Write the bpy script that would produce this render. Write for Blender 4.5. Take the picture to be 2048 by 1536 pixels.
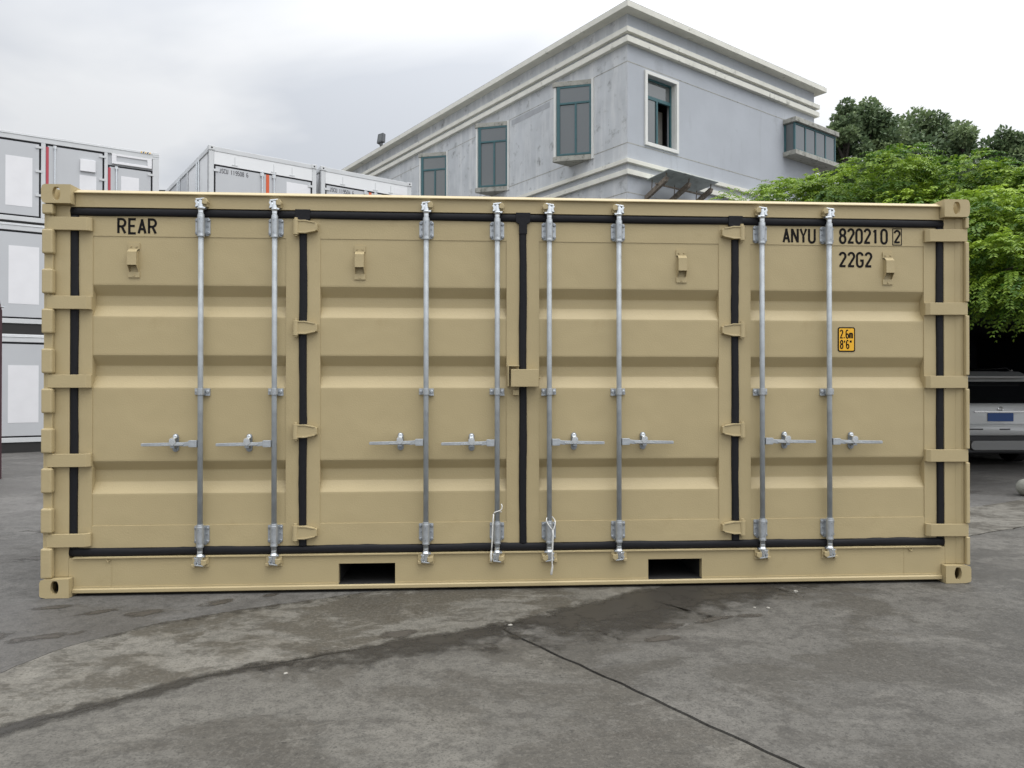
import bpy, bmesh, math, random
import numpy as np
from mathutils import Vector, Matrix

# ------------------------------------------------------------------ reset
for o in list(bpy.data.objects):
    bpy.data.objects.remove(o)
S = bpy.context.scene
COL = S.collection
random.seed(7)
RNG = np.random.default_rng(7)
PI = math.pi

# ------------------------------------------------------------------ camera
F_PX, YAW, PITCH, ROLL = 1460.0, 0.0618, 0.0066, 0.0003
CAM = Vector((2.660, -4.732, 1.309))
_f = Vector((math.sin(YAW)*math.cos(PITCH), math.cos(YAW)*math.cos(PITCH), math.sin(PITCH)))
_r = Vector((math.cos(YAW), -math.sin(YAW), 0))
_u = _r.cross(_f)
_r, _u = (math.cos(ROLL)*_r+math.sin(ROLL)*_u), (-math.sin(ROLL)*_r+math.cos(ROLL)*_u)
cd = bpy.data.cameras.new('camera')
cd.sensor_width = 36.0
cd.lens = F_PX/2048*36.0
cd.clip_start = 0.05
cd.clip_end = 3000
cam = bpy.data.objects.new('camera', cd)
COL.objects.link(cam)
cam.matrix_world = Matrix(((_r.x, _u.x, -_f.x, CAM.x), (_r.y, _u.y, -_f.y, CAM.y), (_r.z, _u.z, -_f.z, CAM.z), (0, 0, 0, 1)))
S.camera = cam
S.render.resolution_x, S.render.resolution_y = 1024, 768

# ------------------------------------------------------------------ overcast sky and soft sun
SKY_DX, SKY_DY = 5.3, 1.0
SUN_EL, SUN_AZ = math.radians(66), math.radians(112)      # azimuth clockwise from +Y
W = bpy.data.worlds.new('World')
S.world = W
W.use_nodes = True
nt = W.node_tree
nt.nodes.clear()
N = nt.nodes.new
LK = nt.links.new
sky = N('ShaderNodeTexSky')
sky.sky_type = 'NISHITA'
sky.sun_disc = False
sky.sun_elevation = SUN_EL
sky.sun_rotation = SUN_AZ
bg_sky = N('ShaderNodeBackground')
bg_sky.inputs['Strength'].default_value = 0.1
LK(sky.outputs[0], bg_sky.inputs['Color'])
tc = N('ShaderNodeTexCoord')
sep = N('ShaderNodeSeparateXYZ')
LK(tc.outputs['Generated'], sep.inputs[0])


def wmath(op, a, b=None, clamp=False):
    m = N('ShaderNodeMath')
    m.operation = op
    m.use_clamp = clamp
    for i, v in enumerate((a, b)):
        if v is None:
            continue
        if isinstance(v, (int, float)):
            m.inputs[i].default_value = v
        else:
            LK(v, m.inputs[i])
    return m.outputs[0]


zc = wmath('MAXIMUM', sep.outputs['Z'], 0.0)
# layered cloud: direction projected on a flat cloud base
den = wmath('ADD', zc, 0.22)
px_ = wmath('DIVIDE', sep.outputs['X'], den)
py_ = wmath('DIVIDE', sep.outputs['Y'], den)
cmb = N('ShaderNodeCombineXYZ')
LK(wmath('ADD', px_, SKY_DX), cmb.inputs[0])
LK(wmath('ADD', py_, SKY_DY), cmb.inputs[1])
nz = N('ShaderNodeTexNoise')
nz.inputs['Scale'].default_value = 1.05
nz.inputs['Detail'].default_value = 5
nz.inputs['Roughness'].default_value = 0.5
nz.inputs['Distortion'].default_value = 0.35
LK(cmb.outputs[0], nz.inputs['Vector'])
rmp = N('ShaderNodeValToRGB')
rmp.color_ramp.elements[0].position = 0.42
rmp.color_ramp.elements[0].color = (0.655, 0.685, 0.735, 1)
rmp.color_ramp.elements[1].position = 0.585
rmp.color_ramp.elements[1].color = (0.87, 0.883, 0.90, 1)
LK(nz.outputs['Fac'], rmp.inputs['Fac'])
# overcast brightness: brighter overhead, and softly brighter on the sun's side of the sky
lum = wmath('ADD', wmath('MULTIPLY', wmath('POWER', zc, 2.8), 3.4), 0.90)
side = wmath('ADD', wmath('MULTIPLY', sep.outputs['X'], math.sin(SUN_AZ)), wmath('MULTIPLY', sep.outputs['Y'], math.cos(SUN_AZ)))
side = wmath('ADD', wmath('MULTIPLY', side, 0.27), 1.08)
lum = wmath('MULTIPLY', lum, side)
bg_cl = N('ShaderNodeBackground')
LK(rmp.outputs['Color'], bg_cl.inputs['Color'])
LK(lum, bg_cl.inputs['Strength'])
mixs = N('ShaderNodeMixShader')
mixs.inputs['Fac'].default_value = 0.94
LK(bg_sky.outputs[0], mixs.inputs[1])
LK(bg_cl.outputs[0], mixs.inputs[2])
wo = N('ShaderNodeOutputWorld')
LK(mixs.outputs[0], wo.inputs['Surface'])

sl = bpy.data.lights.new('sun', 'SUN')
sl.energy = 1.3
sl.angle = math.radians(45)
sl.color = (1.0, 0.97, 0.92)
sun = bpy.data.objects.new('sun', sl)
COL.objects.link(sun)
sun.location = (8, -8, 30)
_sd = Vector((math.sin(SUN_AZ)*math.cos(SUN_EL), math.cos(SUN_AZ)*math.cos(SUN_EL), math.sin(SUN_EL)))
sun.rotation_euler = _sd.to_track_quat('Z', 'Y').to_euler()

S.view_settings.view_transform = 'Standard'
S.view_settings.look = 'None'
S.view_settings.gamma = 1.0
S.view_settings.use_curve_mapping = False
S.view_settings.exposure = 0.08


def at(x, y, d):
    """point seen at photo pixel (x, y), d metres in front of the camera"""
    return CAM + d*(_f + (x-1024)/F_PX*_r + (768-y)/F_PX*_u)


# ------------------------------------------------------------------ materials
def mat(name, col, rough=0.6, metal=0.0, var=0.0, vscale=3.0, bump=0.0, bscale=60.0, spec=0.5, streak=None, dirt=None, coat=0.0, wave=0.0):
    """principled paint with a soft colour drift, fine relief and optional dirt of its own"""
    m = bpy.data.materials.new(name)
    m.use_nodes = True
    t = m.node_tree
    b = t.nodes['Principled BSDF']
    b.inputs['Base Color'].default_value = (*col, 1)
    b.inputs['Roughness'].default_value = rough
    b.inputs['Metallic'].default_value = metal
    b.inputs['Specular IOR Level'].default_value = spec
    b.inputs['Coat Weight'].default_value = coat
    co = t.nodes.new('ShaderNodeTexCoord')
    out = None

    def noise(scale, detail=4, rgh=0.55, stretch=None):
        n = t.nodes.new('ShaderNodeTexNoise')
        n.inputs['Scale'].default_value = scale
        n.inputs['Detail'].default_value = detail
        n.inputs['Roughness'].default_value = rgh
        if stretch:
            mp = t.nodes.new('ShaderNodeMapping')
            mp.inputs['Scale'].default_value = stretch
            t.links.new(co.outputs['Object'], mp.inputs['Vector'])
            t.links.new(mp.outputs[0], n.inputs['Vector'])
        else:
            t.links.new(co.outputs['Object'], n.inputs['Vector'])
        return n.outputs['Fac']

    def ramp(fac, p0, p1, c0=(0, 0, 0, 1), c1=(1, 1, 1, 1)):
        r = t.nodes.new('ShaderNodeValToRGB')
        r.color_ramp.elements[0].position = p0
        r.color_ramp.elements[1].position = p1
        r.color_ramp.elements[0].color = c0
        r.color_ramp.elements[1].color = c1
        t.links.new(fac, r.inputs['Fac'])
        return r.outputs['Color']

    def mix(fac, a, bb):
        x = t.nodes.new('ShaderNodeMix')
        x.data_type = 'RGBA'
        t.links.new(fac, x.inputs['Factor'])
        for sock, v in (('A', a), ('B', bb)):
            s = [i for i in x.inputs if i.name == sock and i.type == 'RGBA'][0]
            if isinstance(v, tuple):
                s.default_value = (*v[:3], 1)
            else:
                t.links.new(v, s)
        return [o for o in x.outputs if o.type == 'RGBA'][0]

    cur = col
    if var:
        lo = tuple(c*(1-var) for c in col)
        hi = tuple(min(1, c*(1+var)) for c in col)
        cur = mix(ramp(noise(vscale), 0.3, 0.7), lo, hi)
    if streak:
        c2, amount = streak
        f = ramp(noise(2.2, 6, 0.65, (1.6, 1.6, 0.22)), 0.62-0.2*amount, 0.80)
        cur = mix(f, cur, c2)
    if dirt:
        c2, p0, p1, sc = dirt
        f = ramp(noise(sc, 8, 0.68), p0, p1)
        cur = mix(f, cur, c2)
    if not isinstance(cur, tuple):
        t.links.new(cur, b.inputs['Base Color'])
    if bump:
        bp = t.nodes.new('ShaderNodeBump')
        bp.inputs['Strength'].default_value = bump
        bp.inputs['Distance'].default_value = 0.01
        t.links.new(noise(bscale, 3), bp.inputs['Height'])
        if wave:
            b2 = t.nodes.new('ShaderNodeBump')
            b2.inputs['Strength'].default_value = 1.0
            b2.inputs['Distance'].default_value = wave
            t.links.new(noise(2.6, 2), b2.inputs['Height'])
            t.links.new(b2.outputs[0], bp.inputs['Normal'])
        t.links.new(bp.outputs[0], b.inputs['Normal'])
    return m


M = {}
M['tan'] = mat('tan_paint', (0.424, 0.343, 0.190), 0.45, var=0.03, vscale=1.7, bump=0.14, bscale=120, spec=0.35, wave=0.011,
               dirt=((0.375, 0.297, 0.156), 0.62, 0.85, 5.0))
M['rubber'] = mat('black_rubber', (0.010, 0.010, 0.012), 0.6, bump=0.2, bscale=40, spec=0.22)
M['zinc'] = mat('zinc_plate', (0.44, 0.465, 0.485), 0.42, metal=0.65, var=0.12, vscale=30, bump=0.1, bscale=90)
M['bright'] = mat('bright_zinc', (0.72, 0.75, 0.77), 0.25, metal=0.85, var=0.08, vscale=40)
M['bolt'] = mat('bolt_steel', (0.30, 0.32, 0.34), 0.45, metal=0.7)
M['rodsteel'] = mat('galvanised_tube', (0.315, 0.338, 0.352), 0.48, metal=0.06, var=0.14, vscale=14, bump=0.06, bscale=120)
M['black'] = mat('black_paint', (0.009, 0.008, 0.008), 0.8, spec=0.15)
M['sticker'] = mat('yellow_sticker', (0.80, 0.42, 0.015), 0.35)
M['dark'] = mat('dark_steel_and_shade', (0.022, 0.021, 0.020), 0.7)  # dark steel, also painted for shade inside casting and pocket hollows
M['cord'] = mat('white_cord', (0.72, 0.71, 0.67), 0.8, bump=0.5, bscale=300)
M['stucco'] = mat('grey_stucco', (0.42, 0.435, 0.455), 0.9, var=0.06, vscale=1.1, bump=0.35, bscale=45, spec=0.2,
                  streak=((0.50, 0.51, 0.52), 0.5), dirt=((0.20, 0.21, 0.215), 0.66, 0.80, 1.7))
M['stucco_clean'] = mat('grey_stucco_clean', (0.405, 0.425, 0.455), 0.9, var=0.05, vscale=0.8, bump=0.35, bscale=45, spec=0.2,
                        streak=((0.34, 0.355, 0.375), 0.30), dirt=((0.30, 0.31, 0.325), 0.60, 0.82, 1.3))
M['stucco_worn'] = mat('worn_grey_stucco', (0.48, 0.497, 0.512), 0.9, var=0.10, vscale=1.4, bump=0.4, bscale=40, spec=0.2,
                       streak=((0.66, 0.665, 0.66), 0.8), dirt=((0.22, 0.225, 0.22), 0.56, 0.72, 2.6))
M['patch'] = mat('grey_band_render', (0.34, 0.35, 0.365), 0.9, var=0.08, vscale=4)  # slightly darker grey for the wall band
M['trim'] = mat('cream_trim', (0.66, 0.65, 0.585), 0.85, var=0.07, vscale=2.5, bump=0.2, bscale=50, spec=0.2,
                dirt=((0.20, 0.20, 0.17), 0.60, 0.78, 3.2))
M['frame_white'] = mat('white_surround', (0.66, 0.66, 0.63), 0.8, var=0.05, dirt=((0.30, 0.29, 0.27), 0.66, 0.8, 6))
M['teal'] = mat('teal_frame', (0.035, 0.105, 0.118), 0.45, var=0.1, vscale=9)
M['sill'] = mat('mossy_concrete', (0.34, 0.335, 0.30), 0.95, var=0.15, vscale=6, bump=0.4, dirt=((0.11, 0.115, 0.095), 0.52, 0.68, 7))
M['roofslab'] = mat('roof_felt', (0.12, 0.12, 0.12), 0.9, var=0.1)
M['room'] = mat('dim_room', (0.10, 0.10, 0.10), 0.9)
M['curtain'] = mat('pale_curtain', (0.42, 0.40, 0.36), 0.9, var=0.1, vscale=6)
M['rust'] = mat('rusty_steel', (0.17, 0.14, 0.11), 0.9, var=0.35, vscale=12, dirt=((0.32, 0.29, 0.25), 0.5, 0.7, 20))
M['canopy'] = mat('pale_canopy_sheet', (0.36, 0.40, 0.38), 0.35, var=0.12, vscale=4, dirt=((0.16, 0.17, 0.15), 0.5, 0.75, 5))
M['cgrey'] = mat('container_grey', (0.49, 0.50, 0.515), 0.5, var=0.03, vscale=1.2, bump=0.05)
M['cframe'] = mat('container_frame_grey', (0.58, 0.59, 0.595), 0.5, var=0.05, vscale=2, dirt=((0.30, 0.31, 0.31), 0.66, 0.85, 5))
M['cwhite'] = mat('container_white', (0.74, 0.745, 0.75), 0.45, var=0.02, dirt=((0.55, 0.55, 0.54), 0.62, 0.85, 4))
M['label'] = mat('white_label', (0.74, 0.735, 0.75), 0.5, var=0.03)
M['red'] = mat('red_edge', (0.42, 0.055, 0.075), 0.5)
M['orange'] = mat('orange_edge', (0.62, 0.10, 0.025), 0.5)
M['yellow'] = mat('hazard_yellow', (0.80, 0.45, 0.02), 0.5)
M['lettergrey'] = mat('grey_lettering', (0.10, 0.10, 0.11), 0.6)
M['maroon'] = mat('dark_maroon', (0.055, 0.022, 0.028), 0.6, var=0.3, vscale=3)
M['navy'] = mat('dark_navy', (0.022, 0.024, 0.042), 0.6, var=0.3, vscale=3)
M['carwhite'] = mat('car_paint', (0.58, 0.585, 0.58), 0.35, coat=0.6, var=0.02)
M['carglass'] = mat('tinted_glass', (0.008, 0.009, 0.010), 0.08)
M['carblack'] = mat('car_plastic', (0.018, 0.018, 0.019), 0.5)
M['chrome'] = mat('chrome', (0.80, 0.80, 0.80), 0.12, metal=1.0)
M['plateblue'] = mat('plate_blue', (0.012, 0.060, 0.22), 0.4)
M['skid'] = mat('silver_skid', (0.22, 0.22, 0.215), 0.5, metal=0.3)
M['tyre'] = mat('tyre_rubber', (0.015, 0.015, 0.015), 0.8)
M['lampred'] = mat('tail_lens', (0.28, 0.012, 0.012), 0.2)
M['shed'] = mat('deep_shade_paint', (0.020, 0.024, 0.034), 0.8, var=0.25, vscale=2)  # near-black paint stands in for the deep shade behind the car
M['bark'] = mat('bark', (0.05, 0.042, 0.034), 0.95, var=0.3, vscale=8, bump=0.8, bscale=20)
M['stone'] = mat('pale_stone', (0.30, 0.285, 0.25), 0.9, var=0.2, vscale=30, bump=0.5, bscale=60)
M['boulder'] = mat('rough_concrete_ball', (0.22, 0.22, 0.19), 0.95, var=0.2, vscale=8, bump=0.5, bscale=30)
M['greenroof'] = mat('grey_green_roof', (0.22, 0.25, 0.24), 0.8, var=0.1)
M['lampgrey'] = mat('lamp_housing', (0.10, 0.105, 0.11), 0.5)
M['joint'] = mat('bitumen_joint', (0.022, 0.022, 0.020), 0.9, bump=0.5, bscale=50)


def glass_mat():
    m = bpy.data.materials.new('window_glass')
    m.use_nodes = True
    b = m.node_tree.nodes['Principled BSDF']
    b.inputs['Base Color'].default_value = (0.13, 0.14, 0.14, 1)
    b.inputs['Metallic'].default_value = 0.35
    b.inputs['Roughness'].default_value = 0.06
    b.inputs['Specular IOR Level'].default_value = 0.9
    b.inputs['IOR'].default_value = 1.7
    return m


M['glass'] = glass_mat()


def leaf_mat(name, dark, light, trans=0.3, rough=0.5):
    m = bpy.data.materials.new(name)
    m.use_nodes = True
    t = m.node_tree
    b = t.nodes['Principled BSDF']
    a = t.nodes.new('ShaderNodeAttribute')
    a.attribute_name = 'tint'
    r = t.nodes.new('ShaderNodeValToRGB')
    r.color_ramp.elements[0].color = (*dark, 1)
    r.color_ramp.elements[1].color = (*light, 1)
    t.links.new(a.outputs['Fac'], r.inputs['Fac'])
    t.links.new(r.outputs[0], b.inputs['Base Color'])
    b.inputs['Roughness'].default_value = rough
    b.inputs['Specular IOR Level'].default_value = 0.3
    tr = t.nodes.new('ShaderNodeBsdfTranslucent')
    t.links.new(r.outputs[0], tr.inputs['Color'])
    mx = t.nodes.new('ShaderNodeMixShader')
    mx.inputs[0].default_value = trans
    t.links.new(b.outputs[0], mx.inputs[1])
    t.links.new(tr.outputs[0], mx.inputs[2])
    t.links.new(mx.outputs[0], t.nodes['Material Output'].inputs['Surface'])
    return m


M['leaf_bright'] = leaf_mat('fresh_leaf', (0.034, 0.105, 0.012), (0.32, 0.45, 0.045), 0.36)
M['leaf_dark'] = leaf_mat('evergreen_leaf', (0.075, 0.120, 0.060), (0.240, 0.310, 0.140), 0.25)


def paving_mat(name, base, light, dark, blot_scale, blot, fleck=0.5, rough=0.8):
    """worn paving: broad drift, blotches with their own outline, fine grit, small dark flecks"""
    m = bpy.data.materials.new(name)
    m.use_nodes = True
    t = m.node_tree
    b = t.nodes['Principled BSDF']
    co = t.nodes.new('ShaderNodeTexCoord')

    def noise(scale, detail=6, rgh=0.6, dist=0.0, stretch=(1, 1, 1), off=(0, 0, 0)):
        mp = t.nodes.new('ShaderNodeMapping')
        mp.inputs['Scale'].default_value = stretch
        mp.inputs['Location'].default_value = off
        t.links.new(co.outputs['Object'], mp.inputs['Vector'])
        n = t.nodes.new('ShaderNodeTexNoise')
        n.inputs['Scale'].default_value = scale
        n.inputs['Detail'].default_value = detail
        n.inputs['Roughness'].default_value = rgh
        n.inputs['Distortion'].default_value = dist
        t.links.new(mp.outputs[0], n.inputs['Vector'])
        return n.outputs['Fac']

    def ramp(fac, p0, p1):
        r = t.nodes.new('ShaderNodeMapRange')
        r.inputs[1].default_value = p0
        r.inputs[2].default_value = p1
        t.links.new(fac, r.inputs[0])
        return r.outputs[0]

    def mix(fac, a, bb, amt=1.0):
        x = t.nodes.new('ShaderNodeMix')
        x.data_type = 'RGBA'
        if amt != 1.0:
            mm = t.nodes.new('ShaderNodeMath')
            mm.operation = 'MULTIPLY'
            mm.inputs[1].default_value = amt
            t.links.new(fac, mm.inputs[0])
            fac = mm.outputs[0]
        t.links.new(fac, x.inputs['Factor'])
        for sock, v in (('A', a), ('B', bb)):
            s = [i for i in x.inputs if i.name == sock and i.type == 'RGBA'][0]
            if isinstance(v, tuple):
                s.default_value = (*v[:3], 1)
            else:
                t.links.new(v, s)
        return [o for o in x.outputs if o.type == 'RGBA'][0]

    c = mix(ramp(noise(0.7, 5, 0.6), 0.40, 0.60), base, light)
    bl = ramp(noise(blot_scale, 9, 0.66, 0.4, (0.70, 1.0, 1.0)), 0.49, 0.535)
    c = mix(bl, c, dark, blot)
    bl2 = ramp(noise(blot_scale*3.1, 8, 0.68, 0.3, (0.75, 1.0, 1.0), (3, 7, 1)), 0.53, 0.58)
    c = mix(bl2, c, dark, blot*0.9)
    lt = ramp(noise(blot_scale*1.7, 8, 0.68, 0.4, (0.7, 1.0, 1.0), (9, 2, 4)), 0.53, 0.60)
    c = mix(lt, c, tuple(x*1.28 for x in light), 0.65)
    c = mix(ramp(noise(13, 7, 0.75), 0.47, 0.60), c, tuple(x*0.52 for x in base), 0.58)
    c = mix(ramp(noise(45, 5, 0.75, off=(1, 4, 0)), 0.50, 0.62), c, tuple(x*1.45 for x in light), 0.30)
    c = mix(ramp(noise(95, 3, 0.7, off=(2, 2, 0)), 0.52, 0.62), c, tuple(x*0.40 for x in base), 0.55)
    c = mix(ramp(noise(26, 3, 0.6, off=(5, 1, 2)), 0.645, 0.675), c, tuple(x*0.28 for x in base), fleck)
    t.links.new(c, b.inputs['Base Color'])
    rr = t.nodes.new('ShaderNodeMapRange')
    rr.inputs[1].default_value = 0
    rr.inputs[2].default_value = 1
    rr.inputs[3].default_value = rough
    rr.inputs[4].default_value = rough-0.2
    t.links.new(bl, rr.inputs[0])
    t.links.new(rr.outputs[0], b.inputs['Roughness'])
    b.inputs['Specular IOR Level'].default_value = 0.35
    bp = t.nodes.new('ShaderNodeBump')
    bp.inputs['Strength'].default_value = 0.45
    bp.inputs['Distance'].default_value = 0.006
    t.links.new(noise(55, 5, 0.7), bp.inputs['Height'])
    t.links.new(bp.outputs[0], b.inputs['Normal'])
    return m


M['asphalt'] = paving_mat('worn_asphalt', (0.092, 0.088, 0.082), (0.112, 0.107, 0.099), (0.055, 0.050, 0.044), 0.7, 0.42)
M['strip'] = paving_mat('rough_concrete', (0.118, 0.110, 0.093), (0.142, 0.133, 0.114), (0.054, 0.047, 0.036), 1.9, 0.85)
M['slab'] = paving_mat('yard_concrete', (0.092, 0.086, 0.075), (0.112, 0.105, 0.091), (0.046, 0.041, 0.034), 1.1, 0.58)
M['slab2'] = paving_mat('yard_concrete_grey', (0.086, 0.081, 0.072), (0.104, 0.098, 0.087), (0.044, 0.040, 0.034), 1.2, 0.58)
M['farground'] = paving_mat('far_yard', (0.115, 0.112, 0.108), (0.14, 0.137, 0.13), (0.07, 0.066, 0.06), 0.5, 0.5)


def damp_mat(name, col, rough, scale, p0, p1, amp=2.4):
    """thin film of damp dirt: ragged outline from the film's own cover attribute and noise"""
    m = bpy.data.materials.new(name)
    m.use_nodes = True
    t = m.node_tree
    b = t.nodes['Principled BSDF']
    b.inputs['Base Color'].default_value = (*col, 1)
    b.inputs['Roughness'].default_value = rough
    a = t.nodes.new('ShaderNodeAttribute')
    a.attribute_name = 'cover'
    co = t.nodes.new('ShaderNodeTexCoord')
    n = t.nodes.new('ShaderNodeTexNoise')
    n.inputs['Scale'].default_value = scale
    n.inputs['Detail'].default_value = 8
    n.inputs['Roughness'].default_value = 0.68
    t.links.new(co.outputs['Object'], n.inputs['Vector'])
    s = t.nodes.new('ShaderNodeMath')
    s.operation = 'MULTIPLY_ADD'
    s.inputs[1].default_value = amp
    t.links.new(n.outputs['Fac'], s.inputs[0])
    s2 = t.nodes.new('ShaderNodeMath')
    s2.operation = 'ADD'
    s2.inputs[1].default_value = -amp/2
    t.links.new(a.outputs['Fac'], s2.inputs[0])
    t.links.new(s2.outputs[0], s.inputs[2])
    r = t.nodes.new('ShaderNodeMapRange')
    r.inputs[1].default_value = p0
    r.inputs[2].default_value = p1
    t.links.new(s.outputs[0], r.inputs[0])
    mx = t.nodes.new('ShaderNodeMixShader')
    tr = t.nodes.new('ShaderNodeBsdfTransparent')
    t.links.new(r.outputs[0], mx.inputs[0])
    t.links.new(tr.outputs[0], mx.inputs[1])
    t.links.new(b.outputs[0], mx.inputs[2])
    t.links.new(mx.outputs[0], t.nodes['Material Output'].inputs['Surface'])
    return m


M['damp'] = damp_mat('damp_dirt', (0.026, 0.023, 0.019), 0.55, 7.0, 0.20, 0.95)
M['damp_patch'] = damp_mat('damp_patch', (0.052, 0.046, 0.039), 0.55, 7.0, 0.30, 0.60, 1.5)


# ------------------------------------------------------------------ mesh helpers
class MB:
    def __init__(self):
        self.v, self.f = [], []

    def add(self, vs, fs):
        k = len(self.v)
        self.v += [tuple(p) for p in vs]
        self.f += [tuple(i+k for i in q) for q in fs]
        return self

    def box(self, x0, x1, y0, y1, z0, z1):
        return self.add([(x0, y0, z0), (x1, y0, z0), (x1, y1, z0), (x0, y1, z0), (x0, y0, z1), (x1, y0, z1), (x1, y1, z1), (x0, y1, z1)],
                        [(0, 3, 2, 1), (4, 5, 6, 7), (0, 1, 5, 4), (1, 2, 6, 5), (2, 3, 7, 6), (3, 0, 4, 7)])

    def prism(self, poly, d, axis=1, c=0.0):
        """polygon extruded along an axis: axis 1 -> poly (x,z) from y=c to c+d; 2 -> (x,y) along z; 0 -> (y,z) along x"""
        n = len(poly)

        def P(a, b, h):
            return (a, h, b) if axis == 1 else ((a, b, h) if axis == 2 else (h, a, b))
        vs = [P(a, b, c) for a, b in poly]+[P(a, b, c+d) for a, b in poly]
        fs = [tuple(range(n)), tuple(reversed(range(n, 2*n)))]+[(i, i+n, (i+1) % n+n, (i+1) % n) for i in range(n)]
        return self.add(vs, fs)

    def tube(self, pts, rad, n=10, cap=True):
        pts = [Vector(p) for p in pts]
        rads = rad if isinstance(rad, (list, tuple)) else [rad]*len(pts)
        rings = []
        up = None
        for i, p in enumerate(pts):
            d = (pts[min(i+1, len(pts)-1)]-pts[max(i-1, 0)]).normalized()
            if up is None:
                up = d.orthogonal().normalized()
            up = (up-d*up.dot(d))
            up = up.normalized() if up.length > 1e-6 else d.orthogonal().normalized()
            w = d.cross(up)
            rings.append([p+rads[i]*(math.cos(2*PI*k/n)*up+math.sin(2*PI*k/n)*w) for k in range(n)])
        vs = [q for r in rings for q in r]
        fs = []
        for i in range(len(pts)-1):
            for k in range(n):
                a, b = i*n+k, i*n+(k+1) % n
                fs.append((a, b, b+n, a+n))
        if cap:
            fs.append(tuple(reversed(range(n))))
            fs.append(tuple(range((len(pts)-1)*n, len(pts)*n)))
        return self.add(vs, fs)

    def build(self, name, m, parent=None, bevel=0.0, smooth=False, seg=2):
        me = bpy.data.meshes.new(name)
        me.from_pydata(self.v, [], self.f)
        bm = bmesh.new()
        bm.from_mesh(me)
        bmesh.ops.recalc_face_normals(bm, faces=bm.faces)
        if bevel:
            es = [e for e in bm.edges if len(e.link_faces) == 2 and e.calc_face_angle(0) > 0.5]
            bmesh.ops.bevel(bm, geom=es, offset=bevel, segments=seg, affect='EDGES', profile=0.5, clamp_overlap=True)
        bm.to_mesh(me)
        bm.free()
        if smooth:
            me.shade_smooth()
        me.materials.append(m)
        return link(name, me, parent)


def link(name, me, parent=None):
    o = bpy.data.objects.new(name, me)
    COL.objects.link(o)
    o.parent = parent
    return o


def tag(o, label, cat, group=None, kind=None):
    if label:
        o['label'] = label
    if cat:
        o['category'] = cat
    if group:
        o['group'] = group
    if kind:
        o['kind'] = kind
    return o


def root(name, loc, label, cat, group=None, rz=0.0):
    o = bpy.data.objects.new(name, None)
    o.empty_display_size = 0.2
    COL.objects.link(o)
    o.location = loc
    o.rotation_euler = (0, 0, rz)
    return tag(o, label, cat, group)


def share(src, parent, loc=(0, 0, 0), sx=1.0, name=None):
    c = src.copy()
    COL.objects.link(c)
    c.parent = parent
    c.location = loc
    c.scale = (sx, 1, 1)
    return c


def copy_tree(o, parent=None):
    c = o.copy()
    COL.objects.link(c)
    c.parent = parent
    for ch in list(o.children):
        copy_tree(ch, c)
    return c


def arc(cx, cy, rx, ry, a0, a1, n=8):
    return [(cx+rx*math.cos(math.radians(a0+(a1-a0)*i/n)), cy+ry*math.sin(math.radians(a0+(a1-a0)*i/n))) for i in range(n+1)]


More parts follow.
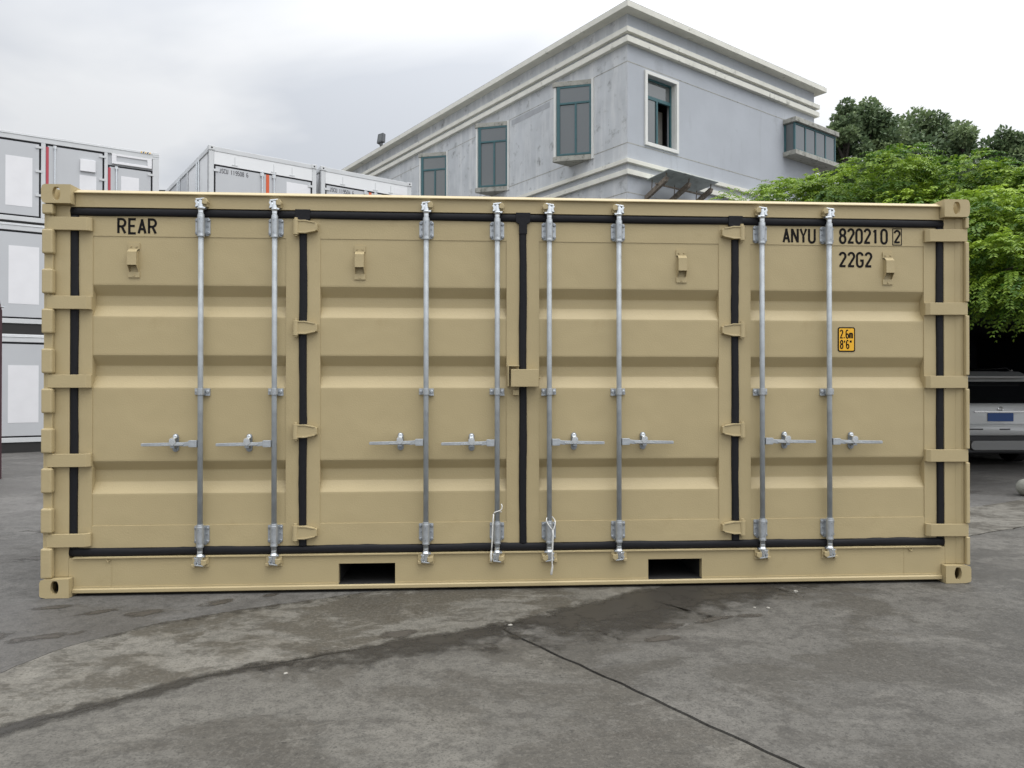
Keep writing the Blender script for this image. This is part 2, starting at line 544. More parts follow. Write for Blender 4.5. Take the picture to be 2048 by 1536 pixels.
# stroke lettering, cap height 1, width ~0.46
_w = 0.46
GLY = {
    'A': [[(0, 0), (_w/2+0.02, 1.0)], [(_w/2-0.02, 1.0), (_w, 0)], [(0.085, 0.30), (_w-0.085, 0.30)]],
    'N': [[(0, 0), (0, 1)], [(0.01, 0.98), (_w-0.01, 0.02)], [(_w, 0), (_w, 1)]],
    'Y': [[(0, 1), (_w/2, 0.45), (_w, 1)], [(_w/2, 0.45), (_w/2, 0)]],
    'U': [[(0, 1), (0, 0.23)]+arc(_w/2, 0.23, _w/2, 0.23, 180, 360)[1:]+[(_w, 1)]],
    'R': [[(0, 0), (0, 1), (_w*0.5, 1)]+arc(_w*0.5, 0.74, _w*0.5, 0.26, 90, -90)[1:]+[(0, 0.48)], [(_w*0.5, 0.48), (_w, 0)]],
    'E': [[(_w*0.95, 1), (0, 1), (0, 0), (_w*0.95, 0)], [(0, 0.52), (_w*0.8, 0.52)]],
    'J': [[(_w*0.85, 1), (_w*0.85, 0.2)]+arc(_w*0.43, 0.2, _w*0.42, 0.2, 0, -180)[1:]],
    'S': [arc(_w/2, 0.77, _w/2, 0.23, 20, 270)+arc(_w/2, 0.27, _w/2, 0.27, 90, -160)[1:]],
    'C': [arc(_w/2, 0.75, _w/2, 0.25, 10, 180)+[(0, 0.25)]+arc(_w/2, 0.25, _w/2, 0.25, 180, 350)[1:]],
    'G': [arc(_w/2, 0.76, _w/2, 0.24, 10, 180)+[(0, 0.24)]+arc(_w/2, 0.24, _w/2, 0.24, 180, 360)[1:]+[(_w, 0.45), (_w*0.55, 0.45)]],
    'm': [[(0, 0), (0, 0.62)], [(0, 0.45)]+arc(0.14, 0.48, 0.14, 0.14, 180, 0)[1:]+[(0.28, 0)], [(0.28, 0.45)]+arc(0.42, 0.48, 0.14, 0.14, 180, 0)[1:]+[(0.56, 0)]],
    '0': [arc(_w/2, 0.75, _w/2, 0.25, 0, 180)+[(0, 0.25)]+arc(_w/2, 0.25, _w/2, 0.25, 180, 360)[1:]+[(_w, 0.75)]],
    '1': [[(_w*0.2, 0.80), (_w*0.5, 0.96)], [(_w*0.5, 1), (_w*0.5, 0)]],
    '2': [arc(_w/2, 0.76, _w/2, 0.24, 170, -20)+[(0.02, 0.03)], [(-0.03, 0.04), (_w, 0.04)]],
    '4': [[(_w*0.75, 0), (_w*0.75, 1), (0, 0.28), (_w, 0.28)]],
    '5': [[(_w*0.92, 1), (0.03, 1), (0, 0.55)]+arc(_w/2, 0.31, _w/2, 0.31, 120, -160)],
    '6': [[(_w*0.85, 0.97)]+arc(_w/2, 0.72, _w/2, 0.28, 60, 180)+[(0, 0.26)]+arc(_w/2, 0.27, _w/2, 0.27, 180, 520)[1:]],
    '8': [arc(_w/2, 0.77, _w*0.46, 0.23, -90, 270, 16), arc(_w/2, 0.27, _w/2, 0.27, 90, 450, 16)],
    '9': [arc(_w/2, 0.73, _w/2, 0.27, 340, -20, 14)+[(_w, 0.28)]+arc(_w/2, 0.27, _w/2, 0.27, 0, -140)[1:]],
    '.': [[(0.08, 0), (0.08, 0.13)]],
    "'": [[(0.16, 1.0), (0.10, 0.72)]],
    '"': [[(0.10, 1.0), (0.05, 0.74)], [(0.26, 1.0), (0.21, 0.74)]],
}
ADV = {'E': 0.39, 'R': 0.50, '.': 0.26, "'": 0.30, '"': 0.4, 'm': 0.75, '1': 0.50, ' ': 0.40}


def stroke(mb, pts, w, y):
    """mitred ribbon in the x-z plane facing -y"""
    p = [Vector((a, b)) for a, b in pts]
    closed = (p[0]-p[-1]).length < 1e-6
    if closed:
        p = p[:-1]
    n = len(p)
    L, Rr = [], []
    for i in range(n):
        a = p[i-1] if (i > 0 or closed) else None
        b = p[(i+1) % n] if (i < n-1 or closed) else None
        d1 = (p[i]-a).normalized() if a is not None else None
        d2 = (b-p[i]).normalized() if b is not None else None
        d1 = d1 or d2
        d2 = d2 or d1
        n1, n2 = Vector((-d1.y, d1.x)), Vector((-d2.y, d2.x))
        m = (n1+n2)
        m = m.normalized() if m.length > 1e-6 else n1
        k = min(1.0/max(0.35, m.dot(n1)), 1.7)
        L.append(p[i]+m*w*0.5*k)
        Rr.append(p[i]-m*w*0.5*k)
    vs = [(q.x, y, q.y) for q in L]+[(q.x, y, q.y) for q in Rr]
    fs = [(i, (i+1) % n, (i+1) % n+n, i+n) for i in range(n if closed else n-1)]
    mb.add(vs, fs)


def text_mesh(s, x, z, h, y, sw=0.125, wid=1.0, track=0.24):
    """lettering with its lower left corner at (x, z) and cap height h, on the plane y"""
    mb = MB()
    cx = x
    for ch in s:
        if ch != ' ':
            for j, pl in enumerate(GLY[ch]):
                stroke(mb, [(cx+a*h*wid, z+b*h) for a, b in pl], sw*h, y-0.0002*j)
        cx += (ADV.get(ch, _w)+track)*h*wid
    return mb


# ------------------------------------------------------------------ ground and paving
gm = MB()
gm.add([(-900, -60, -0.03), (900, -60, -0.03), (900, 1500, -0.03), (-900, 1500, -0.03)], [(0, 1, 2, 3)])
ground = gm.build('ground', M['farground'])
tag(ground, None, None, kind='structure')


def ragged(pts, step=0.06, amp=0.012, seed=1):
    rg = random.Random(seed)
    out = []
    for a, b in zip(pts[:-1], pts[1:]):
        a, b = Vector(a), Vector(b)
        n = max(1, int((b-a).length/step))
        nn = Vector((-(b-a).y, (b-a).x)).normalized()
        for i in range(n):
            out.append(a.lerp(b, i/n)+nn*rg.uniform(-amp, amp))
    out.append(Vector(pts[-1]))
    return [(v.x, v.y) for v in out]


def offset(pts, d):
    out = []
    for i, p in enumerate(pts):
        a = Vector(pts[max(0, i-1)])
        b = Vector(pts[min(len(pts)-1, i+1)])
        t = (b-a).normalized()
        out.append((p[0]-t.y*d, p[1]+t.x*d))
    return out


UP = [(-26, -22.0), (-0.6, -2.3), (0.2, -1.62), (0.51, -1.22), (0.63, -0.88), (0.91, -0.56), (1.32, -0.31), (1.64, -0.16), (2.16, 0.09), (3.4, 0.62), (6.0, 1.9), (36, 17)]
LO = [(-26, -22.8), (-0.5, -2.9), (0.45, -2.06), (0.87, -1.80), (1.03, -1.69), (1.23, -1.52), (1.49, -1.31), (1.90, -1.11), (2.32, -0.93), (2.84, -0.71), (3.40, -0.39), (3.84, -0.09), (4.15, 0.07), (5.2, 0.62), (7.5, 1.7), (38, 15.5)]
JO = [(2.84, -0.71), (2.90, -0.83), (3.14, -1.20), (3.34, -1.51), (3.55, -1.85), (3.74, -2.15), (4.3, -3.0), (9, -10.2), (15, -19)]
up_r = ragged(UP, 0.09, 0.010, 1)
lo_r = ragged(LO, 0.07, 0.014, 2)
jo_r = ragged(JO, 0.08, 0.006, 3)
split = min(range(len(lo_r)), key=lambda i: (lo_r[i][0]-2.84)**2+(lo_r[i][1]+0.71)**2)


def slab(poly, m, z=0.0, label=None):
    mb = MB()
    n = len(poly)
    mb.add([(x, y, z) for x, y in poly]+[(x, y, -0.05) for x, y in poly], [tuple(range(n))]+[(i, (i+1) % n, (i+1) % n+n, i+n) for i in range(n)])
    me = bpy.data.meshes.new('paving_slab')
    me.from_pydata(mb.v, [], mb.f)
    bm = bmesh.new()
    bm.from_mesh(me)
    bmesh.ops.recalc_face_normals(bm, faces=bm.faces)
    bmesh.ops.triangulate(bm, faces=[f for f in bm.faces if len(f.verts) > 4])
    bm.to_mesh(me)
    bm.free()
    me.materials.append(m)
    return link('paving_slab', me, ground)


g2 = 0.006
slab(offset(up_r, g2*0.6)+[(36, 60), (-60, 60), (-60, -22)], M['asphalt'], -0.001)
slab(offset(lo_r, g2)+list(reversed(offset(up_r, -g2*0.6))), M['strip'], 0.0)
slab(offset(lo_r[:split+1], -0.010)+offset(jo_r, -0.0095)[1:]+[(-26, -26)], M['slab'], -0.0015)
slab(offset(jo_r, 0.0095)[:0:-1]+offset(lo_r[split:], -0.010)+[(40, -22)], M['slab2'], -0.0015)
for nm, pl, w in (('joint_filler', jo_r, 0.02), ('joint_filler', lo_r, 0.03), ('joint_filler', up_r, 0.02)):
    a, b = offset(pl, w), offset(pl, -w)
    n = len(pl)
    mb = MB()
    mb.add([(x, y, -0.016) for x, y in a]+[(x, y, -0.016) for x, y in b], [(i, i+1, i+1+n, i+n) for i in range(n-1)])
    mb.build(nm, M['joint'], ground)


def cover_mesh(name, verts, faces, cov, m, parent=None):
    me = bpy.data.meshes.new(name)
    me.from_pydata(verts, [], faces)
    at_ = me.attributes.new('cover', 'FLOAT', 'POINT')
    at_.data.foreach_set('value', cov)
    me.materials.append(m)
    o = link(name, me, parent or ground)
    return o


# damp dirt lying along the kerb line between the two pours
def damp_line(pl, i0, i1, w_up, w_dn, peak, m, z):
    seg = pl[i0:i1]
    prof = [(-w_dn, 0.0), (-w_dn*0.55, peak*0.62), (-w_dn*0.2, peak*0.95), (0.0, peak), (w_up*0.4, peak*0.6), (w_up, 0.0)]
    vs, cv = [], []
    for j, (d, c) in enumerate(prof):
        for k, (x, y) in enumerate(offset(seg, d)):
            e = min(1.0, k/12, (len(seg)-1-k)/8)
            vs.append((x, y, z))
            cv.append(c*max(0, e))
    n = len(seg)
    fs = [(j*n+i, j*n+i+1, (j+1)*n+i+1, (j+1)*n+i) for j in range(len(prof)-1) for i in range(n-1)]
    return cover_mesh('damp_stain', vs, fs, cv, m)


def idx(pl, x, y):
    return min(range(len(pl)), key=lambda i: (pl[i][0]-x)**2+(pl[i][1]-y)**2)


damp_line(lo_r, idx(lo_r, 0.2, -2.3), idx(lo_r, 2.2, -0.98), 0.07, 0.10, 0.72, M['damp'], 0.0010)
damp_line(lo_r, idx(lo_r, 1.5, -1.31), idx(lo_r, 3.3, -0.45), 0.08, 0.30, 0.86, M['damp'], 0.0016)
damp_line(lo_r, idx(lo_r, 2.6, -0.82), idx(lo_r, 5.4, 0.7), 0.12, 0.60, 1.14, M['damp'], 0.0022)
damp_line(up_r, idx(up_r, 0.55, -1.2), idx(up_r, 2.3, 0.15), 0.03, 0.09, 0.55, M['damp'], 0.0010)


def damp_patch(x, y, a, b, rot, z=0.0005, k=0.85):
    n, rings = 22, 4
    vs, cv, fs = [(x, y, z)], [k], []
    for r in range(1, rings+1):
        for i in range(n):
            t = 2*PI*i/n
            px, py = a*r/rings*math.cos(t), b*r/rings*math.sin(t)
            vs.append((x+px*math.cos(rot)-py*math.sin(rot), y+px*math.sin(rot)+py*math.cos(rot), z))
            cv.append(k*(1-(r/rings)**2.2))
    for i in range(n):
        fs.append((0, 1+i, 1+(i+1) % n))
        for r in range(rings-1):
            p = 1+r*n
            fs.append((p+i, p+n+i, p+n+(i+1) % n, p+(i+1) % n))
    return cover_mesh('damp_patch', vs, fs, cv, M['damp_patch'])


for q in ((0.50, -0.31, 0.15, 0.06, 0.5), (0.80, -0.34, 0.17, 0.09, 0.3), (1.12, -0.16, 0.16, 0.10, 0.8), (1.42, 0.0, 0.10, 0.05, 0.6), (0.18, -0.20, 0.2, 0.06, 0.3),
          (0.05, -0.75, 0.35, 0.12, 0.35), (0.45, -0.72, 0.28, 0.08, 0.45), (-0.5, 1.2, 0.5, 0.2, 0.4), (-0.9, 2.4, 0.7, 0.3, 0.3), (-1.3, 3.6, 0.6, 0.2, 0.2),
          (2.30, -0.80, 0.20, 0.09, 0.4), (3.75, -0.75, 0.16, 0.08, 0.3), (4.05, -0.66, 0.2, 0.05, 0.4),
          (3.68, -0.95, 0.15, 0.06, 0.2), (4.3, -0.6, 0.12, 0.05, 0.1), 
          (6.6, 1.5, 0.5, 0.15, 0.2), (7.4, 2.6, 0.8, 0.2, 0.2), (8.6, 4.2, 0.9, 0.3, 0.1)):
    damp_patch(*q, k=0.62)

# loose pebbles
for i, (x, y, s, lb) in enumerate(((2.90, -0.69, 0.013, 'pale pebble where the dark joint meets the kerb line'),
                               (4.78, -0.13, 0.014, 'white chip of stone nearest the right fork pocket'),
                               (4.38, -0.45, 0.009, 'left one of two tiny white chips lying close together'),
                               (4.46, -0.46, 0.010, 'right one of two tiny white chips lying close together'),
                               (1.83, -1.31, 0.010, 'white flake lying on the damp line at lower left'))):
    bm = bmesh.new()
    bmesh.ops.create_icosphere(bm, subdivisions=2, radius=s)
    rg = random.Random(i)
    for v in bm.verts:
        v.co *= rg.uniform(0.75, 1.15)
        v.co.z *= 0.55
    me = bpy.data.meshes.new('pebble')
    bm.to_mesh(me)
    bm.free()
    me.materials.append(M['stone'])
    o = link('pebble', me)
    o.location = (x, y, -0.004+s*0.4)
    tag(o, lb, 'pebble', 'loose stones on the paving')

# ------------------------------------------------------------------ the tan side-door container
CL, CH, CW = 6.058, 2.591, 2.438
box = root('shipping_container', (0, 0, 0), 'tan side-opening shipping container with four doors and silver lock rods', 'container')


def casting_mesh(bottom):
    """corner casting, lower front left corner at origin, oval hole in the front face"""
    w, d, h = 0.178, 0.162, 0.118
    hx, hz, rx, rz = 0.092, 0.060 if not bottom else 0.066, 0.025, 0.041
    mb = MB()
    n = 32
    rect, hole = [], []
    for i in range(n):
        t = 2*PI*(i+0.5)/n
        c, s = math.cos(t), math.sin(t)
        hole.append((hx+rx*c, hz+rz*max(-1, min(1, s*1.12))))
        k = min((w-hx if c > 0 else hx)/max(abs(c), 1e-6), (h-hz if s > 0 else hz)/max(abs(s), 1e-6))
        rect.append((hx+c*k, hz+s*k))
    # pull ring corners to the rectangle's own corners
    for cx, cz in ((0, 0), (w, 0), (w, h), (0, h)):
        j = min(range(n), key=lambda i: (rect[i][0]-cx)**2+(rect[i][1]-cz)**2)
        q = 0.007 if cx == 0 else 0.0
        rect[j] = (cx+q, cz+(q if cz == 0 else -q))
    vs = [(x, 0, z) for x, z in rect]+[(x, 0, z) for x, z in hole]+[(x, 0.030, z) for x, z in hole]
    b0 = len(vs)
    vs += [(x, d, z) for x, z in rect]
    fs = []
    for i in range(n):
        j = (i+1) % n
        fs.append((i, j, j+n, i+n))
        fs.append((i+n, j+n, j+2*n, i+2*n))
        if bottom or not (rect[i][1] > h-0.01 and 0.03 < (rect[i][0]+rect[j][0])/2 < 0.15):
            fs.append((i, i+b0, j+b0, j))
    fs.append(tuple(range(b0, b0+n)))
    mb.add(vs, fs)
    # hollow behind the hole
    zt = hz+0.045 if bottom else h-0.001
    mb.add([(hx-0.055, 0.031, hz-0.045), (hx+0.055, 0.031, hz-0.045), (hx+0.055, 0.031, zt), (hx-0.055, 0.031, zt),
            (hx-0.055, 0.13, hz-0.045), (hx+0.055, 0.13, hz-0.045), (hx+0.055, 0.13, zt), (hx-0.055, 0.13, zt)],
           [(4, 5, 6, 7), (0, 1, 5, 4), (1, 2, 6, 5), (3, 0, 4, 7)]+([(2, 3, 7, 6)] if bottom else []))
    return mb


ct = casting_mesh(False).build('corner_casting', M['tan'], box)
ct.location = (0, 0, CH-0.118)
cb = casting_mesh(True).build('corner_casting', M['tan'], box)
cb.location = (0, 0, 0)
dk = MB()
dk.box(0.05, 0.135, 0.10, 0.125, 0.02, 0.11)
dk.build('hole_shade', M['dark'], cb)  # dark block paints the shade inside the bottom casting holes
share(ct, box, (CL, 0, CH-0.118), -1)
c4 = share(cb, box, (CL, 0, 0), -1)
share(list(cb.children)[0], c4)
for x in (0, CL-0.178):
    for z in (0, CH-0.118):
        MB().box(x, x+0.178, CW-0.162, CW, z, z+0.118).build('corner_casting', M['tan'], box, 0.008)

# posts
YP = 0.052
for side in (0, 1):
    mb = MB()
    if side == 0:
        mb.box(0.010, 0.150, YP, 0.17, 0.119, CH-0.119)
        mb.box(0.003, 0.056, 0.031, YP-0.0005, 0.1195, CH-0.1195)
    else:
        mb.box(CL-0.150, CL-0.040, YP, 0.17, 0.119, CH-0.119)
        mb.box(CL-0.040, CL-0.004, 0.036, 0.17, 0.119, CH-0.119)
        mb.prism([(CL-0.040, 0.036), (CL-0.040, YP), (CL-0.075, YP)], CH-0.238, 2, 0.119)
    post = mb.build('corner_post', M['tan'], box, 0.004)
    zs = [2.351, 1.853, 1.356, 0.857, 0.353]
    if side == 0:
        edges = [(2.404, 2.472)]+[(2.156-0.2505*i, 2.313-0.2505*i) for i in range(8)]+[(0.119, 0.309)]
        edges = [e for e in edges if e[0] > 0.30 or e[0] == 0.119]
        lug = None
        for z0, z1 in edges:
            MB().box(0.001, 0.068, 0.004, YP-0.0015, z0+0.001, z1-0.001).build('hinge_lug', M['tan'], post, 0.010)
    else:
        segs = [(0.120, 0.308)]+[(zs[i+1]+0.046, zs[i]-0.046) for i in range(3, -1, -1)]+[(2.397, 2.471)]
        for z0, z1 in segs:
            MB().box(CL-0.026, CL-0.001, 0.006, 0.0345, z0, z1).build('hinge_lug', M['tan'], post, 0.006)
    for z in zs:
        mb = MB()
        if side == 0:
            mb.prism([(0.030, 0.030), (0.034, 0.020), (0.262, 0.028), (0.284, 0.050), (0.284, 0.0675), (0.262, 0.0675), (0.245, 0.045), (0.040, 0.040)], 0.083, 2, z-0.0415)
            mb.tube([(0.030, 0.035, z-0.07), (0.030, 0.035, z+0.07)], 0.013, 10)
        else:
            mb.prism([(CL-a, b) for a, b in ((0.004, 0.030), (0.006, 0.016), (0.262, 0.028), (0.284, 0.050), (0.284, 0.0675), (0.262, 0.0675), (0.245, 0.045), (0.040, 0.0345), (0.006, 0.0345))], 0.083, 2, z-0.0415)
            mb.tube([(CL-0.016, 0.026, z-0.07), (CL-0.016, 0.026, z+0.055)], 0.009, 10)
        mb.build('hinge_strap', M['tan'], post, 0.0025)
for x in (0.02, CL-0.14):
    MB().box(x, x+0.12, CW-0.15, CW-0.02, 0.119, CH-0.119).build('corner_post', M['tan'], box, 0.004)

# top rail: folded plate with a sloping crown and a small lip
mb = MB()
mb.prism([(0.055, 2.463), (0.055, 2.548), (0.036, 2.547), (0.036, 2.553), (0.074, 2.576), (0.16, 2.580), (0.16, 2.463)], CL-0.178*2-0.004, 0, 0.180)
for xa in (0.1515, CL-0.1799):
    mb.box(xa, xa+0.0284, 0.056, 0.16, 2.463, 2.4725)
trail = mb.build('top_rail', M['tan'], box, 0.0015)
# bottom rail with two fork pockets
FORK = [(1.835, 2.197), (CL-2.197, CL-1.835)]
mb = MB()
y0, y1 = 0.050, 0.10
mb.box(0.180, CL-0.180, y0, y1, 0.180, 0.236)
xs = [0.180]+[v for p in FORK for v in p]+[CL-0.180]
for a, b in ((xs[0], xs[1]), (xs[2], xs[3]), (xs[4], xs[5])):
    mb.box(a, b, y0, y1, 0.056, 0.180)
    mb.box(a, b, 0.044, y1, 0.047, 0.056)
mb.prism([(0.040, 0.017), (0.034, 0.022), (0.034, 0.040), (0.042, 0.047), (0.16, 0.047), (0.16, 0.017)], CL-0.36, 0, 0.180)
mb.prism([(0.036, 0.236), (0.036, 0.242), (0.062, 0.244), (0.10, 0.244), (0.10, 0.236)], CL-0.36, 0, 0.180)
for xa in (0.1515, CL-0.1799):
    mb.box(xa, xa+0.0284, y0+0.001, y1, 0.1195, 0.236)
brail = mb.build('bottom_rail', M['tan'], box)
for a, b in FORK:
    p = MB()
    t = 0.008
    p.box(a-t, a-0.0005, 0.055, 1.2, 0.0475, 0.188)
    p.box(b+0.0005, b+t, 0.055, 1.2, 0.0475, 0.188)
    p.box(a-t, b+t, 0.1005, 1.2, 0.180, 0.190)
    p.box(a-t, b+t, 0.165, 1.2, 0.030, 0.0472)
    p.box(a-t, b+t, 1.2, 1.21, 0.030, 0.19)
    p.box(a, b, 0.047, 0.164, 0.0474, 0.0490)  # black sheet added over the lit rail lip to paint the pocket's shade
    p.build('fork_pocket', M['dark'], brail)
for x, s in ((0.395, 1), (CL-0.395, -1)):
    MB().tube([(x-0.012*s, 0.046, 0.23), (x, 0.040, 0.212), (x+0.014*s, 0.046, 0.226)], 0.004, 6).build('lashing_ring', M['tan'], brail)
for x in (0.415, CL-0.44):
    MB().box(x-0.0015, x+0.0015, 0.0485, 0.051, 0.060, 0.232).build('weld_seam', M['tan'], brail)

# roof, floor, walls
MB().box(0.05, CL-0.05, 0.17, CW-0.06, 2.545, 2.572).build('roof', M['tan'], box)
MB().box(0.05, CL-0.05, 0.16, CW-0.05, 0.155, 0.185).build('floor', M['dark'], box)


def corrugated(length, z0, z1, depth, pitch=0.28):
    pts = []
    x = 0.0
    while x < length-1e-6:
        for dx, dy in ((0, 0), (0.07, 0), (0.14, depth), (0.21, depth)):
            if x+dx < length:
                pts.append((x+dx, dy))
        x += pitch
    pts.append((length, 0))
    n = len(pts)
    mb = MB()
    mb.add([(a, b, z0) for a, b in pts]+[(a, b, z1) for a, b in pts], [(i, i+1, i+1+n, i+n) for i in range(n-1)])
    return mb


w_ = corrugated(CL-0.3, 0.12, 2.5, 0.036).build('back_wall', M['tan'], box)
w_.location = (0.15, CW-0.07, 0)
for x in (0.05, CL-0.09):
    e = corrugated(CW-0.3, 0.12, 2.5, 0.036).build('end_wall', M['tan'], box)
    e.rotation_euler = (0, 0, PI/2)
    e.location = (x+0.04, 0.15, 0)
for x in (0.02, CL-0.12):
    for z in (0.015, CH-0.13):
        MB().box(x, x+0.1, 0.165, CW-0.165, z, z+0.10).build('end_rail', M['tan'], box, 0.004)
for z in (0.015, CH-0.13):
    MB().box(0.18, CL-0.18, CW-0.12, CW-0.02, z, z+0.10).build('back_rail', M['tan'], box, 0.004)

# doors ------------------------------------------------------------
DW, Z0, Z1, YD = 1.381, 0.296, 2.412, 0.070
RIBS = [(1.973, 1.906, 1.843, 1.771), (1.524, 1.457, 1.391, 1.316), (0.847, 0.785, 0.711, 0.639)]


def door_mesh():
    prof = [(Z1, 0.0715), (2.2835, 0.0715), (2.2825, 0.0750)]
    yp, yr = 0.0750, 0.1200
    for a, b, c, d in RIBS:
        s = 0.010
        f = (yr-yp)*0.12
        prof += [(a+s, yp), (a, yp+0.0008), (a-s*0.8, yp+f), (b+s*0.8, yr-f), (b, yr-0.0008), (b-s, yr),
                 (c+s, yr), (c, yr-0.0008), (c-s*0.8, yr-f), (d+s*0.8, yp+f), (d, yp+0.0008), (d-s, yp)]
    prof += [(0.4365, 0.0750), (0.4355, 0.0715), (Z0, 0.0715)]
    n = len(prof)
    x0, x1 = 0.085, DW-0.085
    mb = MB()
    mb.add([(x0, y, z) for z, y in prof]+[(x1, y, z) for z, y in prof], [(i, i+1, i+1+n, i+n) for i in range(n-1)])
    for a, b in ((0.0, x0), (x1, DW)):
        mb.box(a, b, YD, 0.125, Z0, Z1)
    mb.box(x0, x1, 0.1215, 0.125, Z0, Z1)
    return mb


d_me = door_mesh().build('door', M['tan'], box)
# vent with hood
v = MB()
v.box(-0.036, 0.036, 0.0668, 0.0745, -0.110, -0.075)
v.box(-0.036, 0.036, 0.0668, 0.0745, 0.070, 0.110)
v.prism([(0.0745, 0.072), (0.060, 0.070), (0.040, 0.052), (0.037, 0.050), (0.036, -0.034), (0.039, -0.034), (0.040, 0.049), (0.0745, 0.066)], 0.058, 0, -0.029)
for vx in (-0.029, 0.0265):
    v.prism([(0.0745, 0.070), (0.060, 0.068), (0.0385, 0.050), (0.0375, -0.0335), (0.0745, -0.080)], 0.0025, 0, vx)
vent_me = v.build('vent', M['tan'], None)
vs_ = MB()
for sx in (-0.018, 0.018):
    vs_.tube([(sx, 0.067, 0.088), (sx, 0.062, 0.088)], 0.006, 8)
vs_.tube([(0, 0.067, -0.098), (0, 0.062, -0.098)], 0.005, 8)
ventscrew_me = vs_.build('vent_screw', M['tan'], None)
# lock rod assembly meshes, all about the rod axis x=0
YR = 0.030
rod = MB().tube([(0, YR, 0.215), (0, YR, 2.47)], 0.0165, 16).build('lock_rod', M['rodsteel'], None, smooth=True)


def guide(z0, z1, lower):
    mb = MB()
    w = 0.047
    c = 0.012
    pl = [(-w+c, z0), (w-c, z0), (w, z0+c), (w, z1-c), (w-c, z1), (-w+c, z1), (-w, z1-c), (-w, z0+c)]
    if lower:
        pl = [(-w+0.022, z0-0.004), (w-0.022, z0-0.004), (w, z0+0.022), (w, z1-0.004), (w-0.004, z1), (-w+0.004, z1), (-w, z1-0.004), (-w, z0+0.022)]
    mb.prism(pl, 0.006, 1, 0.0635)
    mb.tube([(0, YR, z0-0.012), (0, YR, z0), (0, YR, z0+0.002), (0, YR, z1-0.002), (0, YR, z1), (0, YR, z1+0.014)], [0.0235, 0.0235, 0.0225, 0.0225, 0.0215, 0.0205], 16)
    mb.box(-0.021, 0.021, YR, 0.064, z0+0.006, z1-0.006)
    return mb


def guide_bolts(z0, z1):
    mb = MB()
    for sx in (-0.036, 0.036):
        for z in (z0+0.018, z1-0.018):
            mb.tube([(sx, 0.0635, z), (sx, 0.057, z), (sx, 0.055, z)], [0.0105, 0.0105, 0.007], 10)
        mb.tube([(sx*0.86, 0.0635, (z0+z1)/2+0.003), (sx*0.86, 0.0585, (z0+z1)/2+0.003)], 0.006, 8)
    for z in (z0+0.02, z1-0.02):
        mb.tube([(-0.002, YR-0.018, z), (-0.002, YR-0.0236, z)], 0.0042, 8)
    return mb


gu = guide(2.290, 2.408, False).build('rod_guide', M['zinc'], None, 0.0015)
gub = guide_bolts(2.290, 2.408).build('guide_bolts', M['bolt'], None)
gl = guide(0.312, 0.432, True).build('rod_guide', M['zinc'], None, 0.0015)
glb = guide_bolts(0.312, 0.432).build('guide_bolts', M['bolt'], None)
mb = MB()
mb.box(-0.048, 0.048, 0.064, 0.0748, 1.271, 1.311)
mb.box(-0.021, 0.021, YR, 0.066, 1.272, 1.310)
mb.tube([(0, YR, 1.270), (0, YR, 1.312)], 0.0215, 16)
for sx in (-0.034, 0.034):
    mb.tube([(sx, 0.064, 1.291), (sx, 0.056, 1.291), (sx, 0.054, 1.291)], [0.0115, 0.0115, 0.007], 10)
mb.box(-0.012, 0.050, 0.058, 0.066, 1.264, 1.271)
clamp = mb.build('rod_clamp', M['zinc'], None, 0.001)
# cams: forked head turned on the rod end
def cam_mesh(z, up):
    s = 1 if up else -1
    mb = MB()
    mb.tube([(0, YR, z-0.030*s), (0, YR, z-0.012*s), (0, YR, z), (0, YR, z+0.004*s)], [0.0175, 0.0175, 0.025, 0.025], 14)
    mb.tube([(0, YR, z), (0, YR, z+0.052*s)], [0.021, 0.018], 12)
    mb.prism([(-0.032, z+0.006*s), (-0.012, z+0.012*s), (-0.010, z+0.034*s), (-0.022, z+0.052*s), (-0.034, z+0.044*s), (-0.026, z+0.028*s)], 0.026, 1, 0.012)
    mb.prism([(-0.028, z+0.050*s), (0.026, z+0.058*s), (0.026, z+0.066*s), (-0.028, z+0.060*s)], 0.032, 1, 0.012)
    mb.prism([(0.004, z-0.002*s), (0.030, z-0.004*s), (0.034, z+0.006*s), (0.004, z+0.010*s)], 0.03, 1, 0.012)
    return mb


cam_t = cam_mesh(2.458, True).build('cam_lock', M['bright'], None, 0.0015)
cam_b = cam_mesh(0.246, False).build('cam_lock', M['bright'], None, 0.0015)
# handle reaching towards -x, with hub plate on the door
mb = MB()
mb.prism([(-0.018, 0.940), (-0.018, 0.984), (-0.066, 0.984), (-0.070, 0.980), (-0.070, 0.946), (-0.066, 0.940)], 0.030, 1, 0.014)
mb.prism([(-0.060, 0.950), (-0.060, 0.976), (-0.105, 0.972), (-0.360, 0.966), (-0.364, 0.962), (-0.364, 0.950), (-0.360, 0.947), (-0.112, 0.948), (-0.100, 0.945)], 0.012, 1, 0.020)
handle_me = mb.build('handle', M['zinc'], None, 0.0018)
mb = MB()
mb.prism([(-0.167+0.020*math.cos(t), 0.928+0.020*math.sin(t)) for t in [PI+PI*i/8 for i in range(9)]]+[(-0.167+0.018*math.cos(t), 1.005+0.018*math.sin(t)) for t in [PI*i/8 for i in range(9)]], 0.010, 1, 0.0645)
mb.box(-0.180, -0.154, 0.010, 0.066, 0.936, 0.947)
mb.tube([(-0.167, 0.066, 0.923), (-0.167, 0.058, 0.923)], 0.008, 8)
catch_me = mb.build('handle_catch', M['bolt'], None, 0.001)
mb = MB()
mb.prism([(-0.186, 0.990), (-0.150, 0.990), (-0.146, 0.968), (-0.166, 0.948), (-0.188, 0.966)], 0.008, 1, 0.008)
mb.prism([(0.008, 0.990), (0.008, 0.996), (0.066, 1.006), (0.066, 1.000)], 0.030, 0, -0.182)
mb.tube([(-0.167, 0.064, 1.006), (-0.167, 0.056, 1.006), (-0.167, 0.054, 1.006)], [0.013, 0.013, 0.008], 10)
